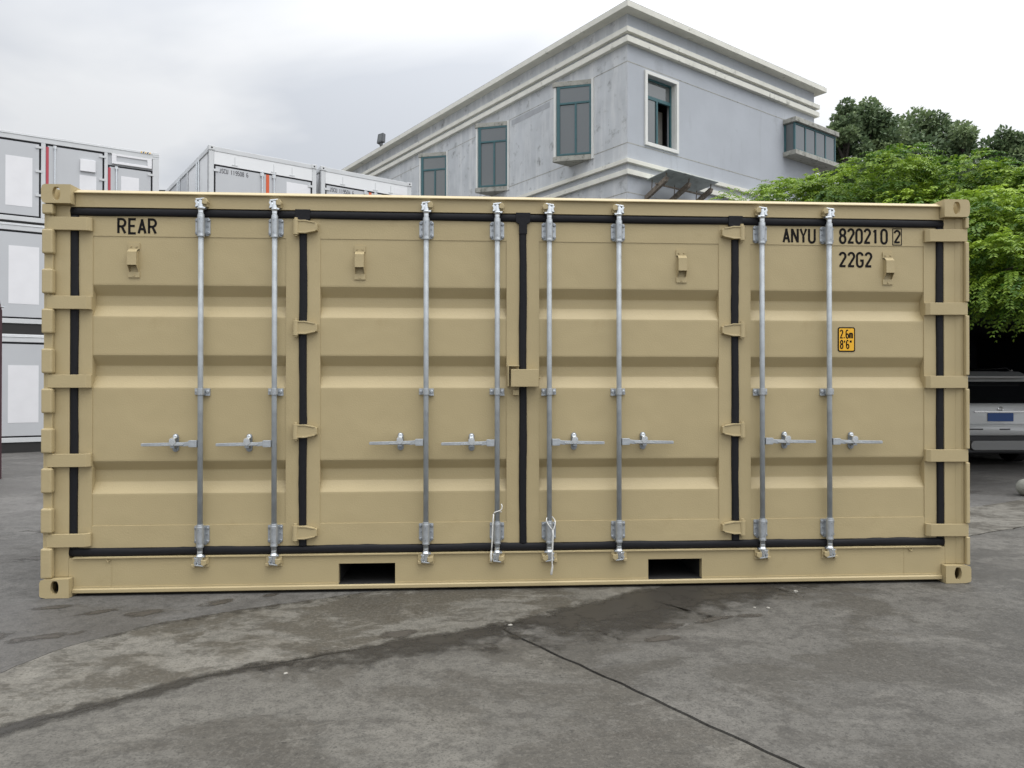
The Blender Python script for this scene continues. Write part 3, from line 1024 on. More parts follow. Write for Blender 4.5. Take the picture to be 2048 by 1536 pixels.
hook_me = mb.build('catch_flap', M['bright'], None, 0.001)
mb = MB()
mb.prism([(-0.235, 0.957), (-0.167, 0.972), (-0.100, 0.960), (-0.100, 0.955), (-0.167, 0.951), (-0.235, 0.952)], 0.006, 1, 0.013)
wedge_me = mb.build('handle_wedge', M['bright'], None)
# cast hinge between two doors: barrel on one, tapered strap on the other
mb = MB()
mb.tube([(0, 0.044, -0.062), (0, 0.044, 0.058)], 0.0115, 12)
mb.tube([(0, 0.044, -0.052), (0, 0.044, 0.046)], 0.019, 12)
mb.box(-0.014, 0.010, 0.044, 0.069, -0.048, 0.044)
hb_me = mb.build('hinge_barrel', M['tan'], None, 0.002)
mb = MB()
out = [(0.010, -0.040), (0.060, -0.038), (0.120, -0.028), (0.137, -0.020), (0.137, 0.020), (0.120, 0.030), (0.060, 0.040), (0.010, 0.040)]
mb.prism(out, 0.016, 1, 0.036)
for sg in (-1, 1):
    rim = [(0.010, sg*0.034), (0.060, sg*0.033), (0.120, sg*0.022), (0.124, sg*0.029), (0.060, sg*0.043), (0.010, sg*0.042)]
    mb.prism(rim, 0.034, 1, 0.031)
mb.prism([(0.092, 0.069), (0.137, 0.069), (0.137, 0.046), (0.092, 0.046)], 0.050, 2, -0.025)
hs_me = mb.build('hinge_strap', M['tan'], None, 0.002)

rod_parts = (rod, gu, gub, gl, glb, clamp, cam_t, cam_b, handle_me, catch_me, hook_me, wedge_me)
HX = [(0.196, 1), (1.625, 1), (CL-1.625, -1), (CL-0.196, -1)]        # door hinge edge and direction
door_labels = ['leftmost door lettered REAR', 'door left of the centre seal', 'door right of the centre seal', 'rightmost door with serial number and yellow sticker']
doors = []
for i, (hx, s) in enumerate(HX):
    d = d_me if i == 0 else share(d_me, box, (0, 0, 0), 1)
    d.location = (hx if s > 0 else hx-DW, 0, 0)
    d.scale = (1, 1, 1)
    d['label'] = door_labels[i]
    doors.append(d)

    def place(src, xw, z=0.0, sx=1):
        c = share(src, d, (xw-d.location.x, 0, z), sx)
        return c
    place(vent_me, hx+s*0.3395, 2.130)
    place(ventscrew_me, hx+s*0.3395, 2.130)
    for k, off in enumerate((0.771, 1.233)):
        jz = random.uniform(-0.006, 0.004)
        for pr in rod_parts:
            place(pr, hx+s*off, jz if pr in (handle_me, hook_me, wedge_me, catch_me) else 0.0, s)
for z in (2.354, 1.703, 1.036, 0.384):
    for xw, s, da, db in ((1.560, 1, 0, 1), (CL-1.560, -1, 3, 2)):
        share(hb_me, doors[da], (xw-doors[da].location.x, 0, z), s)
        share(hs_me, doors[db], (xw-doors[db].location.x, 0, z), s)
for pr in rod_parts+(vent_me, ventscrew_me, hb_me, hs_me):
    bpy.data.objects.remove(pr)

# keepers on the rails
kb = MB()
kb.box(-0.052, 0.050, 0.038, 0.0495, 0.170, 0.2345)
kb.prism([(0.012, 0.222), (0.044, 0.222), (0.046, 0.196), (0.030, 0.184), (0.012, 0.192)], 0.03, 1, 0.010)
kb.prism([(-0.052, 0.178), (-0.030, 0.172), (-0.030, 0.190), (-0.052, 0.196)], 0.02, 1, 0.020)
keep_b = kb.build('cam_keeper', M['tan'], None, 0.003)
kt = MB()
kt.prism([(0.012, 2.486), (0.040, 2.482), (0.046, 2.500), (0.036, 2.522), (0.014, 2.520)], 0.045, 1, 0.010)
kt.box(0.010, 0.042, 0.03, 0.0535, 2.470, 2.486)
keep_t = kt.build('cam_keeper', M['tan'], None, 0.003)
RODX = []
for hx, s in HX:
    for off in (0.771, 1.233):
        RODX.append(hx+s*off)
        share(keep_b, brail, (hx+s*off, 0, 0), s)
        share(keep_t, trail, (hx+s*off, 0, 0), s)
bpy.data.objects.remove(keep_b)
bpy.data.objects.remove(keep_t)


# rubber seals: rounded strips with slightly wavy edges
def gasket(x0, z0, x1, z1, w, seed, wav=0.002):
    rg = random.Random(seed)
    L = math.hypot(x1-x0, z1-z0)
    n = max(2, int(L/0.05))
    tx, tz = (x1-x0)/L, (z1-z0)/L
    nx, nz_ = -tz, tx
    cs = [(-0.5, 0.0715), (-0.46, 0.060), (-0.3, 0.0545), (0.0, 0.0525), (0.3, 0.0545), (0.46, 0.060), (0.5, 0.0715)]
    vs, fs = [], []
    ph = rg.uniform(0, 6)
    for i in range(n+1):
        t = i/n
        for j, (a, y) in enumerate(cs):
            jit = wav*(math.sin(t*L*7+ph+(2 if a > 0 else 0))+rg.uniform(-0.6, 0.6))*(1 if abs(a) > 0.4 else 0)
            ww = w*a+jit*(1 if a > 0 else -1)
            vs.append((x0+tx*L*t+nx*ww, y, z0+tz*L*t+nz_*ww))
    k = len(cs)
    for i in range(n):
        for j in range(k-1):
            fs.append((i*k+j, i*k+j+1, (i+1)*k+j+1, (i+1)*k+j))
    fs += [tuple(range(k)), tuple(range(n*k, n*k+k))]
    mb = MB()
    mb.add(vs, fs)
    return mb


gasket(0.148, 2.436, CL-0.148, 2.436, 0.050, 1, 0.0012).build('gasket', M['rubber'], box, smooth=True)
gasket(0.148, 0.270, CL-0.148, 0.270, 0.052, 2, 0.0035).build('gasket', M['rubber'], box, smooth=True)
for i, x in enumerate((0.172, 1.601, CL/2, CL-1.601, CL-0.172)):
    mb = gasket(x, 0.2965, x, 2.4095, 0.050, 10+i)
    if i in (1, 2, 3):
        mb.prism([(x-0.048, 2.468), (x+0.048, 2.468), (x+0.046, 2.405), (x+0.026, 2.395), (x+0.026, 2.33), (x-0.026, 2.33), (x-0.026, 2.395), (x-0.046, 2.405)], 0.02, 1, 0.0495)
    mb.build('gasket', M['rubber'], box, smooth=False)

# lock box across the centre seal
bkt = MB()
bkt.box(2.925, 2.932, 0.0, 0.0695, 1.325, 1.462)
bkt.box(2.932, 3.000, 0.0, 0.0695, 1.455, 1.462)
bkt.box(2.932, 3.000, 0.062, 0.0695, 1.325, 1.455)
bkt.box(2.962, 3.000, 0.030, 0.0695, 1.268, 1.300)
bkt.build('lock_box', M['tan'], doors[1], 0.0015).location = (-doors[1].location.x, 0, 0)
cv = MB()
cv.box(2.946, 3.126, -0.012, 0.0, 1.322, 1.436)
cv.box(2.946, 3.126, 0.0, 0.069, 1.430, 1.436)
cv.box(3.118, 3.126, 0.0, 0.069, 1.330, 1.430)
cv.box(3.066, 3.118, 0.05, 0.069, 1.335, 1.43)
cv.tube([(3.137, 0.030, 1.372), (3.137, 0.030, 1.384)], 0.009, 10)
cv.build('lock_box_cover', M['tan'], doors[2], 0.003).location = (-doors[2].location.x, 0, 0)

# lettering
YT = 0.0702


def letter(s, x, z, h, door, y=YT, wid=1.0, track=0.24, sw=0.165, m='black'):
    o = text_mesh(s, x, z, h, y, sw, wid, track).build('lettering', M[m], door)
    o.location = (-door.location.x, 0, 0)
    return o


letter('REAR', 0.438, 2.303, 0.090, doors[0], wid=1.02, track=0.24)
letter('ANYU', 4.795, 2.300, 0.092, doors[3], wid=0.93, track=0.23)
letter('820210', 5.188, 2.300, 0.094, doors[3], wid=0.885, track=0.23)
letter('2', 5.571, 2.306, 0.082, doors[3], wid=0.98)
mb = MB()
stroke(mb, [(5.559, 2.291), (5.620, 2.291), (5.620, 2.401), (5.559, 2.401), (5.559, 2.291)], 0.006, YT)
mb.build('lettering', M['black'], doors[3]).location = (-doors[3].location.x, 0, 0)
letter('22G2', 5.188, 2.140, 0.094, doors[3], y=0.0737, wid=0.93, track=0.23)


def round_rect(x0, x1, z0, z1, r):
    p = []
    for cx, cz, a in ((x1-r, z1-r, 0), (x0+r, z1-r, 90), (x0+r, z0+r, 180), (x1-r, z0+r, 270)):
        p += arc(cx, cz, r, r, a, a+90, 5)
    return p


mb = MB()
mb.prism(round_rect(5.172, 5.293, 1.561, 1.728, 0.014), 0.0015, 1, 0.0725)
st = mb.build('height_sticker', M['black'], doors[3])
st.location = (-doors[3].location.x, 0, 0)
mb = MB()
mb.prism(round_rect(5.180, 5.285, 1.569, 1.720, 0.009), 0.0006, 1, 0.0718)
mb.build('sticker_field', M['sticker'], st)
for s, x, z, h in (('2.6m', 5.189, 1.653, 0.055), ("8'6\"", 5.190, 1.583, 0.055)):
    text_mesh(s, x, z, h, 0.0714, 0.15, 0.66, 0.20).build('lettering', M['black'], st)

# cords hanging from the middle rods
r1, r2 = RODX[3], RODX[5]
rope = MB()
rope.tube([(2.884, 0.004, 0.562), (2.889, 0.000, 0.548), (2.887, -0.002, 0.532), (2.876, -0.002, 0.520), (2.856, -0.001, 0.514), (2.840, 0.002, 0.508), (2.834, 0.006, 0.497)], 0.0035, 7)
pts = [(2.834, 0.006, 0.497), (2.831, 0.002, 0.46), (2.828, 0.000, 0.42), (2.826, -0.003, 0.36), (2.823, -0.003, 0.30), (2.820, -0.002, 0.262)]
rope.tube(pts, 0.0045, 7)
rope.tube([(2.820, -0.002, 0.262), (2.817, 0.0, 0.23), (2.819, 0.0, 0.205), (2.816, 0.002, 0.188)], [0.0055, 0.007, 0.007, 0.004], 7)
rope.tube([(2.842, 0.004, 0.506), (2.855, 0.050, 0.500), (2.880, 0.048, 0.503), (2.884, 0.010, 0.510)], 0.0035, 6)
o = rope.build('cord', M['cord'], None, smooth=True)
tag(o, 'white cord with a curled loose end tied to the rod left of centre seal', 'cord')
rope = MB()
rope.tube([(3.180, 0.012, 0.462), (3.178, 0.000, 0.450), (3.188, -0.004, 0.428), (3.204, -0.006, 0.406), (3.219, -0.006, 0.392)], 0.0036, 7)
rope.tube([(3.234, 0.012, 0.452), (3.236, 0.000, 0.440), (3.232, -0.005, 0.418), (3.225, -0.006, 0.398), (3.219, -0.006, 0.386)], 0.0036, 7)
rope.tube([(3.219, -0.006, 0.392), (3.220, -0.006, 0.36), (3.218, -0.006, 0.30), (3.214, -0.004, 0.22), (3.215, -0.002, 0.17), (3.217, 0.0, 0.155), (3.214, 0.004, 0.13), (3.211, 0.010, 0.105), (3.210, 0.012, 0.096)],
          [0.005, 0.006, 0.0055, 0.0045, 0.0045, 0.006, 0.0075, 0.008, 0.005], 7)
rope.tube([(3.180, 0.012, 0.462), (3.190, 0.052, 0.468), (3.224, 0.052, 0.466), (3.234, 0.012, 0.452)], 0.0035, 6)
o = rope.build('cord', M['cord'], None, smooth=True)
tag(o, 'white cord looped in a Y over the rod right of centre seal', 'cord')

# ------------------------------------------------------------------ light grey containers behind
AZ_L, AZ_R, AZ_A = math.radians(-36.4)+YAW, math.radians(53.6)+YAW, math.radians(58.4)+YAW


def wall_frame(az):
    return math.pi/2-az


def mini_casting(mb, x0, z0, y0=-0.012, w=0.13, h=0.10, d=0.14):
    mb.box(x0, x0+w, y0, y0+d, z0, z0+h)


def grey_stack_side(level):
    """one container of the left stack: local x runs right-to-left as negative, front face at y=0, right end at x=0"""
    Lc, Dp = 6.058, 2.438
    zb, H, sk = ((0.0, 2.425, 0.205), (2.43, 2.285, 0.215), (4.72, 1.865, 0.03))[level]
    lb = {0: 'bottom light grey container of the left stack, on the ground', 1: 'middle light grey container of the left stack',
          2: 'topmost light grey container of the left stack with white framed vent'}[level]
    c = root('grey_container', (-4.226, 12.047, zb), lb, 'container', 'light grey containers stacked behind', wall_frame(AZ_A))
    MB().box(-Lc, 0, 0.03, Dp, sk+0.001, H-0.03).build('body', M['cgrey'], c)
    fr = MB()
    fr.box(-Lc, 0, -0.006, 0.05, H-0.16, H-0.012)
    fr.box(-Lc, 0, -0.016, 0.03, H-0.060, H-0.045)
    fr.box(-Lc, 0, -0.006, 0.05, sk+0.003, sk+0.10)
    fr.box(-0.13, 0, -0.008, 0.06, sk+0.101, H-0.161)
    xm = -2.22 if level == 2 else -1.98
    fr.box(xm, xm+0.08, -0.004, 0.05, sk+0.101, H-0.161)
    fr.box(-1.07, -1.005, -0.004, 0.05, sk+0.101, H-0.161)
    fr.build('frame', M['cframe'], c, 0.006)
    MB().box(-Lc+0.02, -0.02, 0.012, 0.05, 0.0, sk).build('base_strip', M['dark'], c)  # dark strip along the foot of the container
    for x in (-Lc, -0.13):
        for z in (H-0.105, 0.001):
            m_ = MB()
            mini_casting(m_, x, z)
            m_.build('corner_casting', M['cframe'], c, 0.006)
    for a, b, top in ((-Lc+0.2, xm-0.005, H-0.165), (xm+0.085, -1.075, H-0.165), (-1.0, -0.135, 6.17-zb if level == 2 else H-0.165)):
        g = MB()
        for q in ((a, b, top-0.035, top), (a, b, sk+0.105, sk+0.135), (a, a+0.03, sk+0.135, top-0.035), (b-0.03, b, sk+0.135, top-0.035)):
            g.box(q[0], q[1], 0.006, 0.03, q[2], q[3])
        g.build('gasket', M['rubber'], c)
        p = MB().box(a+0.031, b-0.031, 0.004, 0.03, sk+0.136, top-0.036).build('door', M['cgrey'], c)
        MB().box(a+0.001, a+0.05, -0.002, 0.006, sk+0.14, top-0.06).build('red_edge', M['red'], p)
        MB().tube([(a+0.16, -0.02, sk+0.14), (a+0.16, -0.02, top-0.02)], 0.012, 8).build('lock_rod', M['bright'], p)
        for z in (top-0.08, 0.4):
            MB().box(a+0.13, a+0.19, -0.024, 0.004, z, z+0.06).build('rod_bracket', M['cframe'], p)
        for z in (top-0.12, top-0.62, top-1.12):
            if z > 0.3:
                MB().box(b-0.09, b+0.03, -0.014, 0.004, z, z+0.045).build('hinge', M['cframe'], p)
    if level == 2:
        f = MB()
        x0, x1, z0, z1 = -0.93, -0.145, 6.205-zb, 6.425-zb
        for q in ((x0, x1, z1-0.045, z1), (x0, x1, z0, z0+0.05), (x0, x0+0.09, z0+0.05, z1-0.045), (x1-0.09, x1, z0+0.05, z1-0.045)):
            f.box(q[0], q[1], -0.012, 0.03, q[2], q[3])
        vf = f.build('vent_frame', M['label'], c, 0.004)
        MB().box(x0+0.09, x1-0.09, 0.004, 0.031, z0+0.05, z1-0.045).build('vent_panel', M['cgrey'], vf)
        sg = MB().box(-1.52, -1.235, -0.035, 0.003, 5.95-zb, 6.20-zb).build('notice_plate', M['label'], c, 0.004)
        for q in ((-2.83, -2.37, 5.06-zb, 6.08-zb), (-1.53, -1.22, 5.10-zb, 5.87-zb), (-0.75, -0.40, 5.2-zb, 5.96-zb)):
            MB().box(q[0], q[1], 0.0015, 0.0038, q[2], q[3]).build('white_label', M['label'], c)
        for k in range(5):
            x = -0.37+0.042*k
            MB().prism([(x, H-0.055), (x+0.02, H-0.055), (x+0.034, H-0.022), (x+0.014, H-0.022)], 0.004, 1, -0.022).build('hazard_stripe', M['yellow' if k % 2 == 0 else 'black'], c)
    else:
        z0, z1 = (3.05-zb, 4.24-zb) if level == 1 else (0.61, 1.79)
        MB().box(-2.77, -2.245, 0.0015, 0.0038, z0, z1).build('white_label', M['label'], c)
    return c


for lv in range(3):
    grey_stack_side(lv)


def grey_end(text):
    """container end face with two doors; local x along the end (0..2.438), body goes back in +y"""
    H, Wd, Lc = 2.22, 2.438, 6.058
    c = root('grey_container', (0, 0, 0), 'x', 'container', 'light grey containers stacked behind')
    MB().box(0.03, Wd-0.03, 0.04, Lc, 0.06, H-0.04).build('body', M['cgrey'], c)
    fr = MB()
    fr.box(0, Wd, -0.006, 0.06, H-0.115, H-0.012)
    fr.box(0, Wd, -0.006, 0.06, 0.02, 0.14)
    fr.box(0, 0.10, -0.004, 0.06, 0.141, H-0.116)
    fr.box(Wd-0.10, Wd, -0.004, 0.06, 0.141, H-0.116)
    # long side frame
    fr.box(-0.004, 0.04, 0.061, Lc, H-0.12, H-0.014)
    fr.box(-0.004, 0.04, 0.061, Lc, 0.02, 0.14)
    for y in (2.0, 4.1, Lc-0.1):
        fr.box(-0.002, 0.05, y, y+0.1, 0.141, H-0.121)
    fr.build('frame', M['cframe'], c, 0.006)
    for x in (-0.012, Wd-0.13+0.012):
        for z in (0.0, H-0.10):
            cc = MB().box(x, x+0.13, -0.016, 0.13, z, z+0.10).build('corner_casting', M['cframe'], c, 0.006)
            MB().tube([(x+0.065, -0.017, z+0.05), (x+0.065, -0.0185, z+0.05)], 0.02, 10).build('casting_hole', M['dark'], cc)
    hp = MB().box(0.105, Wd-0.105, 0.002, 0.04, H-0.40, H-0.118).build('header_panel', M['cwhite'], c)
    for x in (0.55, 1.42, 1.85):
        q = MB()
        q.box(x-0.006, x+0.006, -0.004, 0.002, H-0.34, H-0.17)
        q.box(x-0.06, x+0.06, -0.006, 0.002, H-0.365, H-0.345)
        q.build('panel_seam', M['cframe'], hp)
    g = MB()
    g.box(0.105, Wd-0.105, 0.004, 0.04, H-0.435, H-0.402)
    g.box(0.105, 0.135, 0.004, 0.04, 0.145, H-0.436)
    g.box(Wd-0.135, Wd-0.105, 0.004, 0.04, 0.145, H-0.436)
    g.build('gasket', M['rubber'], c)
    MB().box(1.245, 1.315, 0.0, 0.04, 0.145, H-0.437).build('orange_edge', M['orange'], c)
    for a, b, rx in ((0.137, 1.243, 1.15), (1.317, Wd-0.137, 1.42)):
        p = MB().box(a, b, 0.006, 0.04, 0.146, H-0.438).build('door', M['cgrey'], c)
        MB().tube([(rx, -0.02, 0.05), (rx, -0.02, H-0.39)], 0.014, 8).build('lock_rod', M['bright'], p)
        for z in (H-0.50, 0.4):
            MB().box(rx-0.04, rx+0.04, -0.026, 0.005, z, z+0.08).build('rod_bracket', M['cframe'], p)
        for z in (H-0.56, H-1.1, 0.35):
            hx = 0.09 if a < 1 else Wd-0.20
            MB().box(hx, hx+0.11, -0.014, 0.005, z, z+0.05).build('hinge', M['cframe'], p)
    # side doors on the long side
    for k, y in enumerate((0.16, 2.12, 4.22)):
        p = MB().box(0.018, 0.032, y, y+1.80, 0.16, H-0.13).build('side_door', M['cwhite' if k != 1 else 'cgrey'], c)
        for yy in (0.75, 0.95):
            MB().tube([(-0.006, y+yy, 0.1), (-0.006, y+yy, H-0.1)], 0.018, 8).build('lock_rod', M['bright'], p)
        q = MB()
        q.box(0.016, 0.0175, y, y+0.03, 0.16, H-0.13)
        q.build('gasket', M['rubber'], p)
    o = text_mesh(text, 0.22, 6.085-2*2.22, 0.095, 0.004, 0.15, 0.72, 0.26).build('lettering', M['lettergrey'], c)
    return c


protoB = grey_end('JSCU 119508 6')
protoB2 = grey_end('JSCU 119504 6')
bd = Vector((math.sin(AZ_R), math.cos(AZ_R), 0))
labels = {(0, 2): 'topmost light grey container lettered 119508, its corner highest against the sky',
          (1, 2): 'topmost light grey container beside the one lettered 119508, before the building',
          (0, 1): 'light grey container directly under the one lettered 119508',
          (1, 1): 'light grey container second from top before the building',
          (0, 0): 'bottom light grey container of the stack lettered 119508',
          (1, 0): 'bottom light grey container of the stack nearest the building'}
for j, pr in enumerate((protoB, protoB2)):
    for lv in (2, 1, 0):
        c = pr if lv == 2 else copy_tree(pr)
        c.location = Vector((-2.983, 11.621, 2.22*lv))+bd*(j*2.56)
        c.rotation_euler = (0, 0, wall_frame(AZ_R))
        c['label'] = labels[(j, lv)]
        if j == 0 and lv == 2:
            MB().box(1.72, 2.28, 0.0035, 0.0058, 5.3-4.44, 6.14-4.44).build('white_label', M['label'], c)
        if j == 1 and lv == 2:
            MB().box(1.95, 2.22, -0.001, 0.0018, 2.22-0.36, 2.22-0.20).build('white_label', M['label'], c)

# far shed roof glimpsed between the stacks
ps = at(326, 372, 60)
shd = root('distant_shed', (ps.x, ps.y, 0), 'grey green roof of a distant shed between the two container stacks', 'building')
MB().box(-6, 6, 0.3, 8, 0, ps.z-0.4).build('wall', M['cgrey'], shd)
mb = MB()
mb.prism([(-0.3, ps.z-0.4), (4.15, ps.z+0.55), (8.6, ps.z-0.4)], 13, 0, -6.5)
mb.build('roof', M['greenroof'], shd)

# stand-in leaf for an unidentified dark object at the left edge
gt = root('edge_stand_in', (-4.10, 6.30, -0.004), 'dark maroon stand-in for an unidentified object at the far left edge', 'stand_in', rz=math.radians(160))
MB().box(0.06, 1.6, -0.02, 0.02, 0.10, 2.42).build('lower_panel', M['navy'], gt)
MB().box(0.10, 1.6, -0.02, 0.02, 2.44, 3.24).build('upper_panel', M['maroon'], gt, 0.006)
fr = MB()
fr.box(-0.00, 0.055, -0.03, 0.03, 0, 2.46)
fr.box(0.055, 1.62, -0.03, 0.03, 0.02, 0.095)
fr.prism([(0.0, 2.46), (0.055, 2.46), (0.095, 2.62), (0.095, 3.25), (0.05, 3.25), (0.05, 2.62)], 0.05, 1, -0.025)
fr.build('frame', M['maroon'], gt, 0.006)
MB().tube([(-0.06, -0.01, 2.50), (0.12, -0.01, 2.50)], 0.012, 8).build('latch_bar', M['bright'], gt)

# ------------------------------------------------------------------ the building
BC = Vector((6.7207, 13.5209, 0))
uL = Vector((math.sin(AZ_L), math.cos(AZ_L), 0))       # along the left face, away
vR = Vector((math.sin(AZ_R), math.cos(AZ_R), 0))       # along the right face, away
# local frame of the building: +x along the right face, +y along the left face
bld = root('grey_building', BC, 'grey rendered building with cream cornice bands and teal framed windows', 'building', rz=wall_frame(AZ_R))
BLX, BLY, ZT = 8.47, 17.2, 10.90
wL = (7.62, 9.50)            # left face window opening heights

# left wall (x=0 plane) with triangular bay openings; right wall (y=0) with one window opening
LW = [(1.34, 2.05), (5.17, 5.88), (8.80, 9.51)]
mb = MB()
th = 0.30
ys = [0.0]
for a, b in LW:
    ys += [a, b]
ys.append(BLY)
mb.prism([(0, 0), (th, th), (th, ys[1]), (0, ys[1])], ZT, 2, 0)
for i in range(2, len(ys)-1, 2):
    mb.box(0, th, ys[i], ys[i+1], 0, ZT)
for a, b in LW:
    mb.box(0, th, a, b, 0, wL[0])
    mb.box(0, th, a, b, wL[1], ZT)
mb.build('wall', M['stucco_worn'], bld)
RW = (0.70, 1.82, 7.71, 9.47)
mb = MB()
mb.prism([(0.0005, 0), (RW[0], 0), (RW[0], th), (th+0.0005, th)], ZT, 2, 0)
mb.box(RW[1], BLX, 0, th, 0, ZT)
mb.box(RW[0], RW[1], 0, th, 0, RW[2])
mb.box(RW[0], RW[1], 0, th, RW[3], ZT)
mb.build('wall', M['stucco_clean'], bld)
MB().box(BLX-th, BLX, th, BLY, 0, ZT).build('wall', M['stucco'], bld)
MB().box(th, BLX-th, BLY-th, BLY, 0, ZT).build('wall', M['stucco'], bld)
for z in (7.0, 10.3):
    MB().box(th, BLX-th, th, BLY-th, z, z+0.2).build('floor_slab', M['room'], bld)
MB().box(2.6, 2.75, th, BLY-th, 7.2, 10.3).build('partition', M['room'], bld)
OV = 0.28
rf = MB().box(-OV, BLX+OV, -OV, BLY+OV, 10.84, 10.985).build('roof', M['trim'], bld, 0.008)
MB().box(-OV+0.04, BLX+OV-0.04, -OV+0.04, BLY+OV-0.04, 10.986, 11.02).build('roof_felt', M['roofslab'], rf)


def band(z0, z1, p, m='trim'):
    b = MB()
    b.box(-p, BLX+p, -p, -0.0005, z0, z1)
    b.box(-p, -0.0005, -0.0005, BLY+p, z0, z1)
    b.box(BLX+0.0005, BLX+p, -0.0005, BLY, z0, z1)
    return b.build('cornice_band', M[m], bld, 0.006)


band(10.32, 10.45, 0.13)
band(10.221, 10.319, 0.03, 'stucco')
band(10.07, 10.22, 0.12)
band(7.025, 7.13, 0.11)
band(6.861, 7.024, 0.03, 'stucco')
band(6.73, 6.86, 0.10)


def groove(z):
    b = MB()
    b.box(0.0, BLX, -0.0035, -0.0005, z-0.010, z+0.010)
    b.build('groove_line', M['sill'], bld)
    b = MB()
    ysx = [-0.0035]+[v for a, c in LW for v in (a-0.1, c+0.16)]+[BLY]
    for i in range(0, len(ysx)-1, 2):
        b.box(-0.0035, -0.0005, ysx[i], ysx[i+1], z-0.010, z+0.010)
    b.build('groove_line', M['sill'], bld)


groove(9.63)
groove(7.56)
groove(6.30)
MB().box(-0.004, -0.0008, 3.1, 4.95, 9.42, 9.58).build('grey_band', M['patch'], bld)  # flat darker grey band on the left wall between two windows

# triangular bays on the left face
for k, (a, b) in enumerate(LW):
    F = (-0.60, a+0.73)
    win = root('x', (0, 0, 0), None, None)
    bpy.data.objects.remove(win)
    zl, zh = wL
    tri = [(-0.002, a-0.02), (F[0]-0.05, F[1]+0.02), (F[0]-0.05, F[1]+0.12), (-0.002, F[1]+0.14)]
    sillm = MB()
    sillm.prism(tri, 0.14, 2, zl-0.15)
    bay = sillm.build('bay_window', M['sill'], bld, 0.006)
    MB().prism([(x*1.02, y) for x, y in tri], 0.13, 2, zh).build('hood', M['sill'], bay, 0.006)
    fin = MB()
    fin.prism([(F[0]-0.03, F[1]+0.02), (F[0]-0.03, F[1]+0.10), (-0.003, F[1]+0.10), (-0.003, F[1]+0.02)], zh-zl+(0.0 if k else 0.002), 2, zl-0.009)
    fin.build('fin', M['frame_white'], bay)
    strip = MB()
    strip.box(-0.03, -0.001, a-0.10, a-0.022, zl-0.15, zh+0.13)
    strip.box(-0.03, -0.001, F[1]+0.142, F[1]+0.20, zl-0.15, zh+0.02)
    strip.build('surround', M['frame_white'], bay)
    # window in the slanting plane
    d = Vector((F[0]-0.0, F[1]-a, 0))
    Lw = d.length
    ang = math.atan2(d.y, d.x)
    fr = MB()
    t = 0.055
    zt = zh-0.50
    zb0, zb1 = zl-0.004, zh-0.002
    fr.box(0, t, -0.04, 0.02, zb0, zb1)
    fr.box(Lw-t*1.6, Lw, -0.04, 0.02, zb0, zb1)
    fr.box(t, Lw-t*1.6, -0.04, 0.02, zb1-t, zb1)
    fr.box(t, Lw-t*1.6, -0.04, 0.02, zb0, zb0+t)
    fr.box(t, Lw-t*1.6, -0.045, 0.02, zt, zt+t)
    fr.box(Lw*0.42, Lw*0.42+t, -0.05, 0.02, zb0+t, zt)
    fo = fr.build('window_frame', M['teal'], bay, 0.004)
    fo.location = (0, a, 0)
    fo.rotation_euler = (0, 0, ang)
    for q in ((t, Lw-t*1.6, zt+t, zb1-t, 0.0), (t, Lw*0.42, zb0+t, zt, -0.008), (Lw*0.42+t, Lw-t*1.6, zb0+t, zt, -0.02)):
        MB().box(q[0], q[1], q[4]-0.004, q[4]+0.004, q[2], q[3]).build('pane', M['glass'], fo)
    if k != 0:
        MB().box(Lw*0.62, Lw*0.80, -0.0275, -0.0245, zb0+t+0.02, zt-0.02).build('curtain_strip', M['curtain'], fo)

# window in the right face
sr = MB()
x0, x1, z0, z1 = RW
for q in ((x0-0.09, x1+0.09, z1, z1+0.09), (x0-0.09, x1+0.09, z0-0.09, z0), (x0-0.09, x0, z0, z1), (x1, x1+0.09, z0, z1)):
    sr.box(q[0], q[1], -0.045, -0.001, q[2], q[3])
for q in ((x0+0.001, x0+0.012, z0, z1), (x1-0.012, x1-0.001, z0, z1)):
    sr.box(q[0], q[1], -0.001, th-0.05, q[2], q[3])
sw_ = sr.build('window_surround', M['frame_white'], bld, 0.003)
fr = MB()
t, yf = 0.05, 0.13
ztr = z1-0.55
for q in ((x0+0.013, x0+0.013+t, z0, z1), (x1-0.013-t, x1-0.013, z0, z1)):
    fr.box(q[0], q[1], yf, yf+0.06, q[2], q[3])
for q in ((z1-t, z1-0.001), (z0+0.001, z0+t), (ztr, ztr+0.09)):
    fr.box(x0+0.013+t, x1-0.013-t, yf, yf+0.06, q[0], q[1])
fr.box(x0+0.50, x0+0.56, yf-0.01, yf+0.06, z0+t, ztr)
fo = fr.build('window_frame', M['teal'], sw_, 0.004)
MB().box(x0+0.063, x1-0.063, yf+0.026, yf+0.034, ztr+0.09, z1-t).build('pane', M['glass'], fo)
MB().box(x0+0.063, x0+0.50, yf+0.020, yf+0.028, z0+t, ztr).build('pane', M['glass'], fo)
MB().box(x1-0.10, x1+0.12, yf+0.45, yf+0.47, z0+0.02, ztr).build('curtain', M['curtain'], fo)

